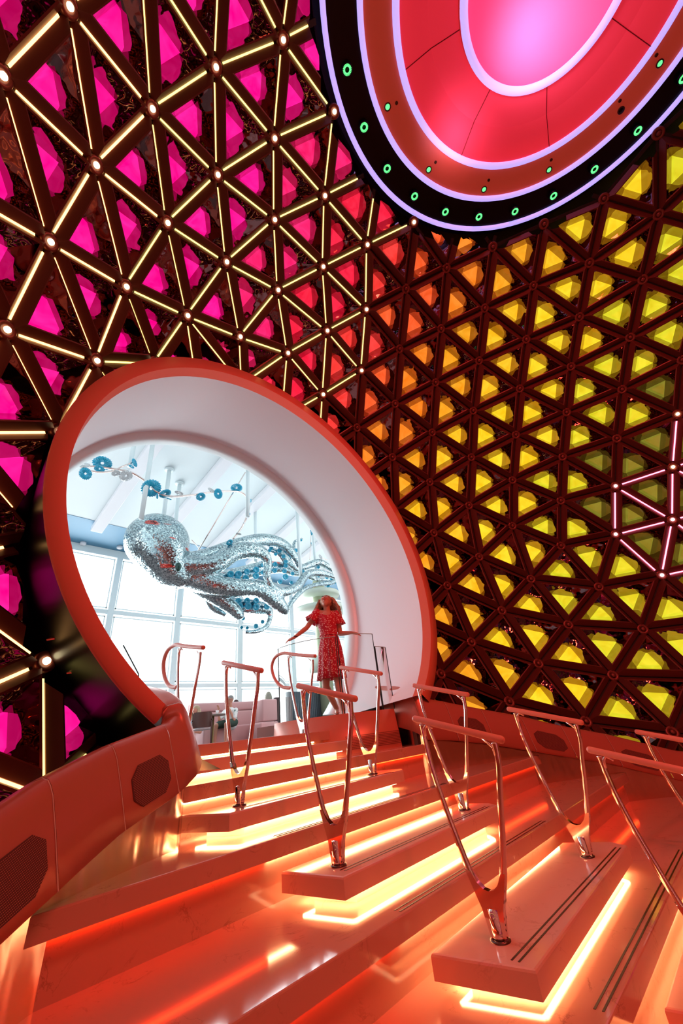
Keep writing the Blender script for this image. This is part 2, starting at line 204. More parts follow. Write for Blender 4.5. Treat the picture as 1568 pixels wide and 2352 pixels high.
# ================================================================ DOME
BAKE = {"V":[[6.14,0.94,7.16],[7.05,0.62,6.66],[7.44,-0.33,6.72],[8.11,-0.86,6.14],[5.66,1.74,6.92],[5.12,2.47,6.57],[6.59,1.51,6.48],[7.85,0.2,6.07],[6.06,2.33,6.16],[7.43,1.16,5.94],[8.5,-0.34,5.41],[5.47,3.04,5.73],[6.92,2.06,5.68],[8.17,0.66,5.34],[9.01,-0.88,4.65],[4.86,3.64,5.18],[6.35,2.83,5.3],[7.7,1.63,5.14],[8.77,0.14,4.6],[5.71,3.51,4.77],[7.15,2.49,4.81],[8.37,1.1,4.54],[9.22,-0.4,3.77],[6.52,3.25,4.34],[7.85,2.06,4.27],[8.93,0.55,3.73],[7.24,2.88,3.84],[8.47,1.48,3.69],[9.29,0.02,2.83],[6.64,3.5,3.3],[7.9,2.39,3.34],[8.95,0.92,2.81],[7.37,3.04,2.77],[8.45,1.8,2.79],[3.61,1.83,7.48],[4.13,1.1,7.84],[5.12,1.1,7.57],[4.67,1.81,7.29],[5.57,0.3,7.75],[5.97,-0.55,7.81],[6.56,0.06,7.29],[6.33,-1.46,7.75],[6.94,-0.87,7.28],[6.08,-2.38,7.87],[7.0,-2.0,7.31],[7.61,-1.43,6.78],[-0.65,1.93,5.9],[1.09,0.99,7.64],[0.56,1.63,7.02],[0.16,2.23,6.29],[-0.84,2.44,5.08],[-0.1,2.76,5.47],[-0.2,3.24,4.55],[-0.24,3.59,3.53],[2.08,1.05,7.87],[1.52,1.75,7.33],[1.05,2.4,6.64],[0.72,2.97,5.83],[0.55,3.48,4.92],[2.56,1.81,7.5],[2.01,2.42,6.93],[1.6,3.06,6.16],[1.35,3.6,5.27],[2.52,3.03,6.43],[2.2,3.62,5.58],[0.52,3.87,3.96],[0.77,4.11,0.77],[3.08,2.47,7.02],[3.64,3.04,6.41],[3.09,3.53,5.83],[4.17,2.46,6.9],[4.58,3.1,6.11],[4.0,3.65,5.53],[8.01,2.43,2.22],[8.67,1.51,1.88],[9.13,0.57,1.88],[7.48,2.96,1.68],[8.18,2.13,1.28],[8.76,1.16,1.02],[6.84,3.4,1.16],[7.59,2.66,0.69],[8.22,1.77,0.36],[6.92,3.06,0.16],[7.59,2.24,-0.24],[8.15,1.3,-0.5],[6.76,3.55,2.23],[6.16,3.73,0.68],[8.65,-1.35,5.46],[0.4,4.04,2.97],[0.52,4.15,1.84],[5.07,4.03,4.18],[9.37,-1.4,3.74],[5.89,3.82,3.76],[9.49,-0.92,2.82],[3.11,1.05,7.96],[4.62,0.31,8.08],[5.06,-0.57,8.19],[6.77,-2.99,7.35],[8.19,-1.95,6.15],[7.57,-2.52,6.78],[-0.35,1.35,6.64],[-1.44,1.59,5.31],[-0.95,2.91,4.04],[0.11,0.74,7.3],[1.61,0.2,8.13],[1.14,3.94,4.46],[1.88,4.14,4.45],[2.48,3.98,5.02],[4.22,4.11,4.56],[3.35,4.07,4.88],[9.42,-0.38,1.88],[9.16,0.2,0.98],[8.72,0.78,0.17],[6.85,2.62,-0.78],[7.44,1.76,-1.12],[6.02,3.96,2.69],[6.1,3.93,1.64],[6.15,3.35,-0.37],[9.09,-1.9,4.61],[1.22,4.25,3.55],[-0.29,3.74,2.39],[5.91,-3.41,7.76],[8.54,0.32,-0.69],[5.22,4.24,3.12],[9.56,-1.91,2.78],[8.67,-2.44,5.4],[7.36,-3.54,6.71],[8.1,-3.01,6.09],[-1.19,1.02,6.12],[-1.57,2.1,4.41],[-0.98,3.19,2.95],[0.65,0.09,7.84],[-0.79,0.41,6.84],[2.69,4.37,4.09],[9.57,-1.37,1.85],[9.05,-0.23,0.08],[9.4,-0.8,0.94],[7.9,0.82,-1.36],[6.63,2.1,-1.67],[5.33,4.18,1.0],[5.3,4.3,2.04],[5.36,3.9,0.02],[6.05,2.86,-1.29],[9.37,-2.41,3.68],[1.23,4.4,2.55],[-0.17,3.75,1.29],[-0.01,3.59,0.27],[6.52,-4.01,7.19],[-0.94,3.28,1.82],[9.02,-2.94,4.53],[8.51,-3.48,5.3],[7.85,-4.02,5.96],[-1.92,0.62,5.49],[-2.11,1.17,4.64],[-1.61,2.49,3.42],[-0.27,-0.21,7.46],[-1.58,0.03,6.26],[9.55,-2.4,1.81],[8.79,-0.69,-0.78],[9.22,-1.26,0.03],[9.47,-1.84,0.9],[8.22,-0.17,-1.51],[5.32,3.46,-0.95],[4.46,4.31,0.42],[9.47,-2.92,2.72],[5.6,-4.41,7.53],[7.06,-4.52,6.5],[0.92,3.88,-0.15],[-0.84,3.18,0.74],[1.71,4.33,0.52],[-1.59,2.69,2.34],[9.21,-3.41,3.6],[8.79,-3.94,4.42],[8.22,-4.45,5.12],[-2.18,1.63,3.76],[-2.52,0.16,4.76],[0.38,-0.85,7.95],[-1.1,-0.59,6.94],[-2.24,-0.41,5.57],[8.88,-1.72,-0.82],[9.38,-2.88,0.87],[9.21,-2.31,0.0],[8.39,-1.17,-1.58],[4.52,3.94,-0.54],[5.21,2.87,-1.85],[9.38,-3.42,1.76],[-0.67,2.92,-0.26],[4.97,-3.78,8.03],[6.16,-4.97,6.9],[-1.54,2.66,1.25],[7.5,-4.97,5.71],[0.2,3.28,-0.69],[1.86,4.03,-0.44],[-2.14,1.99,2.81],[9.22,-3.9,2.64],[8.92,-4.34,3.5],[8.41,-4.9,4.23],[-2.65,0.66,3.91],[-0.5,-1.21,7.52],[-1.82,-1.01,6.31],[-2.78,-0.88,4.76],[8.39,-2.17,-1.61],[8.8,-2.76,-0.84],[9.03,-3.35,-0.01],[4.46,3.42,-1.48],[3.61,4.26,-0.12],[9.11,-3.91,0.86],[2.66,4.39,0.22],[-1.44,2.45,0.23],[-1.26,-1.63,6.95],[-2.42,-1.45,5.55],[4.61,-4.73,7.74],[5.19,-5.34,7.16],[6.65,-5.44,6.17],[-2.11,2.08,1.75],[7.83,-5.36,4.81],[-0.41,2.55,-1.18],[1.14,3.51,-1.06],[-2.65,1.09,3.06],[9.03,-4.42,1.73],[8.82,-4.85,2.58],[8.49,-5.2,3.39],[-2.98,-0.34,3.91],[0.23,-1.81,7.96],[8.23,-3.16,-1.61],[8.54,-3.76,-0.83],[3.7,3.83,-1.04],[8.68,-4.36,0.01],[2.8,4.01,-0.75],[-1.24,2.12,-0.72],[0.5,2.86,-1.58],[-1.92,-2.06,6.26],[-2.88,-1.91,4.69],[-2.09,1.88,0.76],[-0.58,-2.24,7.48],[4.0,-4.02,8.17],[5.73,-5.87,6.47],[4.16,-5.6,7.3],[7.06,-5.82,5.36],[-2.54,1.44,2.22],[7.92,-5.84,3.77],[2.09,3.59,-1.35],[-3.04,0.16,3.04],[8.67,-4.9,0.89],[8.51,-5.38,1.79],[8.23,-5.75,2.71],[-3.16,-1.36,3.85],[7.91,-4.09,-1.59],[8.13,-4.72,-0.78],[3.02,3.46,-1.67],[-1.95,1.58,-0.18],[-1.28,-2.67,6.86],[-2.45,-2.5,5.47],[-0.91,1.71,-1.59],[1.46,3.0,-1.93],[-2.6,1.24,1.35],[0.24,-2.79,7.89],[3.58,-4.91,7.82],[4.73,-6.18,6.66],[6.2,-6.28,5.67],[7.37,-6.08,4.51],[-3.28,-0.82,2.97],[-2.94,0.63,2.15],[8.18,-5.3,0.08],[8.08,-5.81,0.99],[7.86,-6.22,1.93],[7.55,-6.47,2.93],[-3.18,-2.39,3.75],[7.45,-4.96,-1.52],[-1.69,1.19,-1.1],[-1.86,-3.1,6.14],[-0.53,-3.24,7.33],[7.57,-5.58,-0.69],[-2.54,0.96,0.44],[-2.83,-2.93,4.58],[3.0,-4.12,8.2],[3.1,-5.71,7.33],[5.25,-6.65,5.89],[3.67,-6.36,6.74],[6.62,-6.58,4.78],[-3.37,-1.84,2.88],[-2.98,0.32,1.2],[-3.23,-0.28,2.07],[7.54,-6.14,0.2],[7.36,-6.61,1.14],[7.11,-6.63,3.82],[7.09,-6.94,2.11],[-2.36,0.62,-0.46],[-1.15,-3.7,6.68],[0.3,-3.73,7.68],[6.86,-5.74,-1.42],[-2.31,-3.51,5.32],[-3.03,-3.41,3.63],[2.54,-4.95,7.79],[4.23,-6.89,6.02],[5.74,-7.0,5.01],[2.6,-6.4,6.7],[-3.39,-1.27,1.99],[-3.29,-2.87,2.78],[-2.88,-0.01,0.27],[-3.23,-0.66,1.1],[6.89,-6.35,-0.56],[6.77,-6.86,0.35],[6.24,-7.16,4.05],[6.7,-7.13,3.08],[6.54,-7.26,1.3],[2.05,-5.7,7.23],[3.16,-6.99,6.05],[-2.05,0.19,-1.32],[-2.63,-0.4,-0.62],[-1.65,-4.11,5.93],[-0.34,-4.24,7.08],[1.17,-3.26,8.17],[-2.62,-3.89,4.43],[2.0,-4.06,8.13],[4.77,-7.3,5.18],[-3.39,-2.3,1.9],[-3.04,-3.9,2.68],[-3.06,-1.04,0.17],[-3.32,-1.68,1.02],[6.17,-6.41,-1.29],[6.1,-6.98,-0.41],[5.29,-7.55,4.26],[6.2,-7.52,2.28],[5.77,-7.62,3.27],[5.9,-7.44,0.5],[1.56,-4.92,7.62],[1.51,-6.29,6.56],[3.73,-7.46,5.28],[2.07,-6.94,5.98],[-2.25,-0.83,-1.45],[-0.88,-4.7,6.39],[-2.04,-4.46,5.11],[0.55,-4.7,7.37],[1.11,-4.14,7.86],[-2.71,-4.41,3.5],[-3.22,-3.34,1.82],[-3.24,-2.72,0.94],[-3.08,-2.08,0.09],[5.4,-6.94,-1.13],[4.28,-7.78,4.4],[5.61,-7.77,1.46],[5.23,-7.94,2.45],[4.78,-7.95,3.44],[5.21,-7.47,-0.28],[-2.75,-1.44,-0.71],[-1.34,-5.07,5.59],[-0.0,-5.19,6.74],[1.0,-5.54,7.03],[2.64,-7.48,5.29],[0.99,-6.74,5.8],[-2.3,-4.76,4.26],[-2.6,-4.91,2.66],[-2.88,-4.36,1.77],[-2.99,-3.76,0.88],[-2.92,-3.13,0.03],[3.22,-7.87,4.47],[4.96,-7.86,0.64],[4.63,-8.11,1.61],[4.23,-8.2,2.59],[3.75,-8.12,3.56],[4.51,-7.3,-1.06],[-2.69,-2.48,-0.78],[-2.29,-1.84,-1.53],[-0.5,-5.6,6.0],[0.46,-6.02,6.33],[1.55,-7.34,5.18],[-2.13,-5.39,3.6],[-1.73,-5.36,4.68],[-2.39,-5.29,1.72],[-2.57,-4.74,0.84],[-2.59,-4.13,-0.02],[2.14,-7.8,4.46],[4.26,-7.78,-0.17],[3.96,-8.11,0.76],[3.62,-8.28,1.72],[2.7,-8.13,3.62],[3.2,-8.29,2.69],[4.79,-6.65,-1.87],[-2.15,-2.83,-1.59],[-2.45,-3.49,-0.83],[-0.03,-6.39,5.52],[0.48,-7.05,4.96],[-2.04,-5.78,2.6],[-1.36,-6.06,4.23],[-0.95,-5.91,5.16],[-2.01,-5.63,0.82],[-2.1,-5.07,-0.05],[1.06,-7.58,4.33],[3.56,-7.52,-0.95],[3.27,-7.93,-0.06],[2.95,-8.19,0.86],[1.65,-7.98,3.61],[2.61,-8.29,1.81],[2.18,-8.22,2.74],[3.85,-6.96,-1.77],[-2.04,-4.45,-0.87],[-1.84,-3.78,-1.63],[-0.49,-6.63,4.63],[-1.74,-6.15,1.73],[-1.46,-5.92,-0.04],[0.02,-7.22,4.03],[2.58,-7.58,-0.83],[2.26,-7.92,0.05],[0.6,-7.67,3.46],[1.95,-8.1,0.96],[1.63,-8.14,1.85],[1.2,-8.0,2.75],[2.89,-7.1,-1.65],[-1.6,-6.14,3.35],[-1.48,-5.33,-0.88],[-1.36,-4.67,-1.65],[-0.87,-6.74,3.67],[-1.27,-6.6,2.63],[-1.34,-6.4,0.84],[1.61,-7.48,-0.7],[-0.41,-7.22,3.03],[1.26,-7.74,0.19],[0.96,-7.85,1.01],[0.74,-7.87,1.9],[0.23,-7.63,2.64],[1.89,-7.05,-1.53],[-0.79,-6.13,-0.81],[-0.74,-5.5,-1.62],[-0.7,-7.09,2.03],[-0.69,-6.68,0.07],[0.73,-7.29,-0.46],[0.19,-7.34,0.3],[0.1,-7.51,1.22],[-0.13,-7.46,1.96],[0.87,-6.87,-1.31],[0.01,-6.24,-1.51],[-0.61,-7.04,1.02],[-0.02,-6.8,-0.66]],"H":"00000000000000200000002002002002001100000000001111111111111111111111111110020000000000001112021000001111111111200000002110012000111111202000000211101000111112002001200111120011111020000200010011200111100001211110001000120010000201011100000100120010001011010000011200010110011000001110000100011000011112000000111001001111000000000011100111100000011000011111000000111001111100000001110111110000000011111000000001111110100000111100010011","T":[[0,6,1],[4,6,0],[1,7,2],[2,7,3],[5,8,4],[4,8,6],[6,9,1],[1,9,7],[7,10,3],[5,11,8],[8,12,6],[6,12,9],[9,13,7],[7,13,10],[11,16,8],[8,16,12],[12,17,9],[9,17,13],[13,18,10],[10,18,14],[15,19,11],[11,19,16],[16,20,12],[12,20,17],[17,21,13],[13,21,18],[18,22,14],[19,23,16],[16,23,20],[20,24,17],[17,24,21],[21,25,18],[18,25,22],[23,26,20],[20,26,24],[24,27,21],[21,27,25],[25,28,22],[23,29,26],[26,30,24],[24,30,27],[27,31,25],[25,31,28],[29,32,26],[26,32,30],[30,33,27],[27,33,31],[0,36,4],[4,37,5],[36,37,4],[34,37,35],[35,37,36],[0,38,36],[1,40,0],[0,40,38],[38,40,39],[2,40,1],[2,42,40],[40,42,39],[39,42,41],[42,44,41],[41,44,43],[3,45,2],[2,45,42],[42,45,44],[46,51,49],[50,51,46],[50,52,51],[48,55,47],[47,55,54],[49,56,48],[48,56,55],[51,57,49],[49,57,56],[52,58,51],[51,58,57],[55,59,54],[56,60,55],[55,60,59],[57,61,56],[56,61,60],[58,62,57],[57,62,61],[61,63,60],[62,64,61],[61,64,63],[53,65,52],[52,65,58],[59,67,34],[60,67,59],[63,67,60],[63,68,67],[64,69,63],[63,69,68],[34,70,37],[67,70,34],[68,70,67],[37,70,5],[5,71,11],[11,71,15],[68,71,70],[70,71,5],[71,72,15],[69,72,68],[68,72,71],[32,73,30],[30,73,33],[33,74,31],[73,74,33],[31,75,28],[74,75,31],[32,76,73],[73,77,74],[76,77,73],[74,78,75],[77,78,74],[76,80,77],[79,80,76],[77,81,78],[80,81,77],[79,82,80],[80,83,81],[82,83,80],[83,84,81],[29,85,32],[32,85,76],[76,85,79],[79,86,82],[10,87,3],[14,87,10],[53,88,65],[15,90,19],[22,91,14],[19,92,23],[90,92,19],[23,92,29],[28,93,22],[22,93,91],[35,94,34],[34,94,59],[59,94,54],[36,95,35],[38,95,36],[41,96,39],[39,96,38],[38,96,95],[44,97,43],[3,98,45],[87,98,3],[45,99,44],[98,99,45],[44,99,97],[48,100,49],[49,100,46],[46,101,50],[50,102,52],[52,102,53],[47,103,48],[48,103,100],[54,104,47],[58,105,62],[65,105,58],[105,106,62],[64,107,69],[62,107,64],[106,107,62],[72,108,15],[15,108,90],[69,109,72],[107,109,69],[72,109,108],[75,110,28],[28,110,93],[78,111,75],[75,111,110],[81,112,78],[84,112,81],[78,112,111],[82,113,83],[83,114,84],[113,114,83],[29,115,85],[92,115,29],[85,116,79],[79,116,86],[115,116,85],[86,117,82],[82,117,113],[14,118,87],[91,118,14],[88,119,65],[65,119,105],[105,119,106],[53,120,88],[88,120,89],[97,121,43],[84,122,112],[90,123,92],[92,123,115],[93,124,91],[87,125,98],[118,125,87],[99,126,97],[98,127,99],[125,127,98],[99,127,126],[100,128,46],[46,128,101],[101,129,50],[50,129,102],[102,130,53],[53,130,120],[47,131,103],[104,131,47],[103,132,100],[100,132,128],[106,133,107],[107,133,109],[110,134,93],[93,134,124],[112,135,111],[122,135,112],[111,136,110],[135,136,111],[110,136,134],[114,137,84],[84,137,122],[113,138,114],[116,139,86],[115,140,116],[123,140,115],[116,140,139],[86,141,117],[139,141,86],[117,142,113],[113,142,138],[138,142,184],[91,143,118],[124,143,91],[89,144,88],[89,145,66],[120,145,89],[145,146,66],[97,147,121],[126,147,97],[130,148,120],[120,148,145],[118,149,125],[143,149,118],[125,150,127],[149,150,125],[127,151,126],[150,151,127],[128,152,101],[101,153,129],[152,153,101],[129,154,102],[102,154,130],[131,155,103],[103,155,132],[132,156,128],[128,156,152],[134,157,124],[122,158,135],[135,159,136],[158,159,135],[136,160,134],[134,160,157],[159,160,136],[137,161,122],[122,161,158],[142,162,184],[141,162,117],[117,162,142],[139,163,141],[124,164,143],[157,164,124],[147,165,121],[126,166,147],[151,166,126],[146,167,66],[145,168,146],[148,168,145],[167,169,66],[130,170,148],[154,170,130],[143,171,149],[164,171,143],[149,172,150],[171,172,149],[150,173,151],[172,173,150],[153,174,129],[129,174,154],[152,175,153],[104,176,131],[131,176,155],[155,177,132],[132,177,156],[156,178,152],[152,178,175],[158,179,159],[160,180,157],[159,181,160],[160,181,180],[179,181,159],[161,182,158],[158,182,179],[141,183,162],[163,183,141],[157,185,164],[180,185,157],[168,186,146],[165,187,121],[147,188,165],[166,188,147],[148,189,168],[170,189,148],[151,190,166],[173,190,151],[146,191,167],[186,191,146],[167,192,169],[154,193,170],[174,193,154],[164,194,171],[185,194,164],[171,195,172],[194,195,171],[172,196,173],[195,196,172],[153,197,174],[175,197,153],[176,198,155],[155,198,177],[177,199,156],[156,199,178],[178,200,175],[182,201,179],[179,202,181],[201,202,179],[181,203,180],[202,203,181],[162,204,184],[183,204,162],[163,205,183],[180,206,185],[203,206,180],[192,207,169],[168,208,186],[189,208,168],[198,209,177],[177,209,199],[199,210,178],[178,210,200],[165,211,187],[188,212,165],[165,212,211],[166,213,188],[190,213,166],[170,214,189],[193,214,170],[173,215,190],[196,215,173],[186,216,191],[191,217,167],[167,217,192],[174,218,193],[197,218,174],[185,219,194],[206,219,185],[194,220,195],[219,220,194],[195,221,196],[220,221,195],[175,222,197],[200,222,175],[176,223,198],[201,224,202],[202,225,203],[224,225,202],[183,226,204],[205,226,183],[203,227,206],[225,227,203],[192,228,207],[207,228,205],[205,228,226],[208,229,186],[186,229,216],[216,230,191],[191,230,217],[209,231,199],[199,231,210],[210,232,200],[189,233,208],[214,233,189],[198,234,209],[223,234,198],[211,235,187],[188,236,212],[213,236,188],[212,237,211],[190,238,213],[215,238,190],[193,239,214],[218,239,193],[196,240,215],[221,240,196],[217,241,192],[192,241,228],[197,242,218],[222,242,197],[206,243,219],[227,243,206],[219,244,220],[243,244,219],[264,244,243],[220,245,221],[244,245,220],[221,245,240],[200,246,222],[232,246,200],[224,247,225],[225,248,227],[247,248,225],[228,249,226],[241,249,228],[226,249,204],[208,250,229],[233,250,208],[209,251,231],[234,251,209],[231,252,210],[210,252,232],[229,253,216],[230,254,217],[217,254,241],[241,254,249],[214,255,233],[239,255,214],[223,256,234],[211,257,235],[237,257,211],[236,258,212],[212,258,237],[213,259,236],[238,259,213],[215,260,238],[240,260,215],[222,261,242],[246,261,222],[218,262,239],[242,262,218],[239,262,255],[227,263,243],[248,263,227],[243,263,264],[264,265,244],[244,265,245],[245,266,240],[265,266,245],[232,267,246],[247,268,248],[250,269,229],[229,269,253],[251,270,231],[231,270,252],[234,271,251],[256,271,234],[248,272,263],[268,272,248],[233,273,250],[255,273,233],[252,274,232],[232,274,267],[257,275,235],[237,276,257],[236,277,258],[259,277,236],[258,278,237],[237,278,276],[238,279,259],[260,279,238],[246,280,261],[267,280,246],[262,281,255],[255,281,273],[261,282,242],[242,282,262],[262,282,281],[263,283,264],[272,283,263],[264,284,265],[283,284,264],[240,285,260],[266,285,240],[260,285,279],[265,286,266],[284,286,265],[250,287,269],[273,287,250],[251,288,270],[271,288,251],[256,289,271],[268,290,272],[270,291,252],[252,291,274],[274,292,267],[257,293,275],[276,293,257],[277,294,258],[258,294,278],[259,295,277],[279,295,259],[278,296,276],[280,297,261],[261,297,282],[267,298,280],[292,298,267],[281,299,273],[273,299,287],[282,300,281],[297,300,282],[281,300,299],[272,301,283],[290,301,272],[283,302,284],[301,302,283],[285,303,279],[279,303,295],[266,304,285],[286,304,266],[285,304,303],[284,305,286],[302,305,284],[276,306,293],[296,306,276],[294,307,278],[278,307,296],[287,308,269],[299,309,287],[287,309,308],[288,310,270],[270,310,291],[271,311,288],[289,311,271],[256,312,289],[291,313,274],[274,313,292],[293,314,275],[277,315,294],[295,315,277],[280,316,297],[298,316,280],[292,317,298],[300,318,299],[299,318,309],[297,319,300],[316,319,297],[300,319,318],[290,320,301],[301,321,302],[320,321,301],[303,322,295],[295,322,315],[286,323,304],[305,323,286],[304,324,303],[323,324,304],[303,324,322],[302,325,305],[321,325,302],[306,326,293],[293,326,314],[296,327,306],[294,328,307],[315,328,294],[307,329,296],[296,329,327],[309,330,308],[288,331,310],[311,331,288],[310,332,291],[291,332,313],[289,333,311],[312,334,289],[314,334,312],[289,334,333],[326,334,314],[333,334,326],[313,335,292],[292,335,317],[298,336,316],[317,336,298],[316,337,319],[336,337,316],[319,338,318],[337,338,319],[320,339,321],[322,340,315],[315,340,328],[305,341,323],[325,341,305],[323,342,324],[341,342,323],[324,343,322],[342,343,324],[322,343,340],[321,344,325],[339,344,321],[318,345,309],[309,345,330],[338,345,318],[331,346,310],[310,346,332],[311,347,331],[333,347,311],[306,348,326],[327,348,306],[326,348,333],[333,348,347],[328,349,307],[307,349,329],[329,350,327],[332,351,313],[313,351,335],[335,352,317],[317,353,336],[352,353,317],[336,354,337],[353,354,336],[337,355,338],[354,355,337],[340,356,328],[328,356,349],[325,357,341],[344,357,325],[341,358,342],[357,358,341],[342,359,343],[358,359,342],[343,360,340],[359,360,343],[340,360,356],[339,361,344],[338,362,345],[355,362,338],[345,363,330],[362,363,345],[331,364,346],[347,364,331],[327,365,348],[350,365,327],[348,365,347],[347,365,364],[349,366,329],[329,366,350],[351,367,335],[335,367,352],[346,368,332],[332,368,351],[351,368,367],[352,369,353],[353,370,354],[369,370,353],[354,371,355],[370,371,354],[356,372,349],[349,372,366],[344,373,357],[361,373,344],[357,374,358],[373,374,357],[358,375,359],[374,375,358],[360,376,356],[356,376,372],[359,377,360],[360,377,376],[375,377,359],[320,378,339],[339,378,361],[362,379,363],[355,380,362],[371,380,355],[362,380,379],[350,381,365],[365,381,364],[366,382,350],[350,382,381],[367,383,352],[352,383,369],[368,384,367],[364,385,346],[346,385,368],[368,385,384],[381,385,364],[369,386,370],[370,387,371],[386,387,370],[372,388,366],[366,388,382],[361,389,373],[373,390,374],[389,390,373],[374,391,375],[390,391,374],[376,392,372],[372,392,388],[375,393,377],[391,393,375],[377,394,376],[393,394,377],[376,394,392],[378,395,361],[361,395,389],[371,396,380],[387,396,371],[380,397,379],[396,397,380],[382,398,381],[381,398,385],[385,398,384],[383,399,369],[369,399,386],[386,400,387],[388,401,382],[382,401,398],[389,402,390],[390,403,391],[402,403,390],[392,404,388],[388,404,401],[391,405,393],[403,405,391],[393,406,394],[405,406,393],[394,407,392],[406,407,394],[392,407,404],[395,408,389],[389,408,402],[367,409,383],[384,409,367],[387,410,396],[400,410,387],[396,411,397],[410,411,396],[423,411,410],[398,412,384],[384,412,409],[401,412,398],[383,413,399],[409,413,383],[412,413,409],[399,414,386],[386,414,400],[402,415,403],[404,416,401],[401,416,412],[412,416,413],[403,417,405],[415,417,403],[405,418,406],[417,418,405],[406,419,407],[418,419,406],[407,420,404],[419,420,407],[404,420,416],[408,421,402],[402,421,415],[400,422,410],[410,422,423],[413,424,399],[399,424,414],[416,424,413],[414,425,400],[400,425,422],[415,426,417],[417,427,418],[426,427,417],[418,428,419],[427,428,418],[420,429,416],[416,429,424],[419,429,420],[428,429,419],[421,430,415],[415,430,426],[422,431,423],[424,432,414],[414,432,425],[425,432,427],[427,432,428],[428,432,429],[429,432,424],[425,433,422],[426,433,427],[427,433,425],[422,433,431],[430,433,426],[431,433,430]],"K":"76885678956789568899557889a6788aa7899a788aa789954434576688788898800000000000101000010100211212322444333238899a9898998898788977769a05a657a4221457659999990000000000011134223aa999998986666667a400000995549444440000000000124444444948555555787440000440044444400000000044444444455644444400000044444400044000044444444344044400440000044444400000004444443244000000044444004400000444444004444324401100000000000444444004400004444444400444102000000000000044444444000004444444040000004400004444444400000004444444440000440004444444000000000444444444444444000000040044400000000444444444444444444400000444444000000004444444444440000004444444400000000044444444444400000044404400000000004444444444444440000404400000000004444444444444444000000000044444444444444440000000000000004400444444444440000000444440044440000000040044","S":"111111111111111111111111111111111111111111111111111111111111111111111111111111111111111111111111111111111111111111111111111111111111111110111111111111111111111111111111111111111111111111111011111111101000000000000100110000000101111111111001110000000000000000000000000000011110000010010000000000000000000000001100000000000010000000000000000000011100100000000000000001100000000000000110011100000000000000000000011000000000000000101000000000000000000000000000000000000000000000000000000000000000000000000000000000000000000000000000000000000000000000000000000000000000000000000000000000000000000000000000000000000000000000000000000000000000000000000000000000000000000000000000000000000000000000000000000000000000000000000000000000000000000000000000000000000000000000000000000000000000000000000000000000000000"}
DC = Vector((3.088, -1.813, 2.126)); DR = 6.5
PC = Vector((3.06, 0, 2.24)); PAX = 2.69                             # axis and clear radius of the round opening
Vv = [Vector(v) for v in BAKE['V']]; Hk = BAKE['H']
def clip_portal(bm, c):
    rad = Vector((c.x-PC.x, 0, c.z-PC.z)); L = rad.length
    if c.y > 0 and L < 4.2:
        for da in (-7, 0, 7):
            rd = Matrix.Rotation(math.radians(da), 3, 'Y') @ rad.normalized()
            bmesh.ops.bisect_plane(bm, geom=bm.verts[:]+bm.edges[:]+bm.faces[:], plane_co=W3(PC+rd*PAX), plane_no=rd, clear_inner=True)
    if c.z > 6.0:
        rad = Vector((c.x-RC.x, c.y-RC.y, 0)).normalized()
        for da in (-12, -4, 4, 12):
            rd = Matrix.Rotation(math.radians(da), 3, 'Z') @ rad
            bmesh.ops.bisect_plane(bm, geom=bm.verts[:]+bm.edges[:]+bm.faces[:], plane_co=W3(RC+rd*2.93), plane_no=rd, clear_inner=True)
def clip_ring(bm):
    pass
def cell_geo(t):
    P = [Vv[i] for i in t]; c = sum(P, Vector())/3
    e = [(P[1]-P[2]).length, (P[2]-P[0]).length, (P[0]-P[1]).length]; inc = (P[0]*e[0]+P[1]*e[1]+P[2]*e[2])/sum(e)
    area_ = .5*(P[1]-P[0]).cross(P[2]-P[0]).length; r = 2*area_/sum(e); inw = (DC-inc).normalized()
    def ring(w, h): s = (r-w)/r; return [W3(inc+(p-inc)*s+inw*h) for p in P]
    r = max(r, .2)
    return ring(.013, 0), ring(.084, .092), ring(.100, .084), ring(.200, -.14), inc, ring(.013, -.06), ring(.222, -.06)
def band(bm, a, b):
    n = len(a)
    for i in range(n): quad(bm, a[i], a[(i+1) % n], b[(i+1) % n], b[i])
cells = []
stuff_f, stuff_m, stuff_p = B(), B(), {}
GRP = {0:('magenta','on the left'),1:('hot pink','between magenta and crimson cells'),2:('crimson','right of the yellow light strips'),3:('red coral','above the round opening'),
       4:('red orange','beside the red ones'),5:('orange','beside the amber ones'),6:('amber','beside the golden ones'),7:('golden yellow','on the right half'),8:('yellow','on the right part'),9:('lime yellow','near the right edge'),10:('dim olive','near the pink light strips')}
dome = B(); nthing = 0
for t, k, s in zip(BAKE['T'], BAKE['K'], BAKE['S']):
    k = int(k, 16); a, b, b2, d, inc, a2, fc = cell_geo(t)
    if s == '1':
        nm, where = GRP[k]; hz = 'high up' if inc.z > 4.3 else 'at mid height' if inc.z > 1.7 else 'low down'; root = thing('crystal_cell', inc, 'triangular mirrored cell with a %s panel, %s %s' % (nm, hz, where), 'light panel', 'lattice cells with a %s panel, %s' % (nm, hz))
        cells.append(root)
        f = B(); band(f, a2, a); band(f, a, b); band(f, b, b2); clip_portal(f, inc)
        if f.faces: obj('cell_frame', f, M['strut'], root)
        f = B(); band(f, b2, d); clip_portal(f, inc)
        if f.faces: obj('mirror_funnel', f, M['mirror'], root)
        f = B(); f.faces.new([f.verts.new(v) for v in fc]); band(f, d, fc); clip_portal(f, inc)
        if f.faces: obj('backlit_panel', f, M['p%x' % k], root)
        if not root.children: bpy.data.objects.remove(root)
    else:
        ok = not (inc.y > 0 and (inc-Vector((PC.x, inc.y, PC.z))).length < PAX+.3)
        if not ok: continue
        band(stuff_f, a2, a); band(stuff_f, a, b); band(stuff_f, b, b2); band(stuff_m, b2, d)
        g = stuff_p.setdefault(k, B()); g.faces.new([g.verts.new(v) for v in fc]); band(g, d, fc)
backing = B()
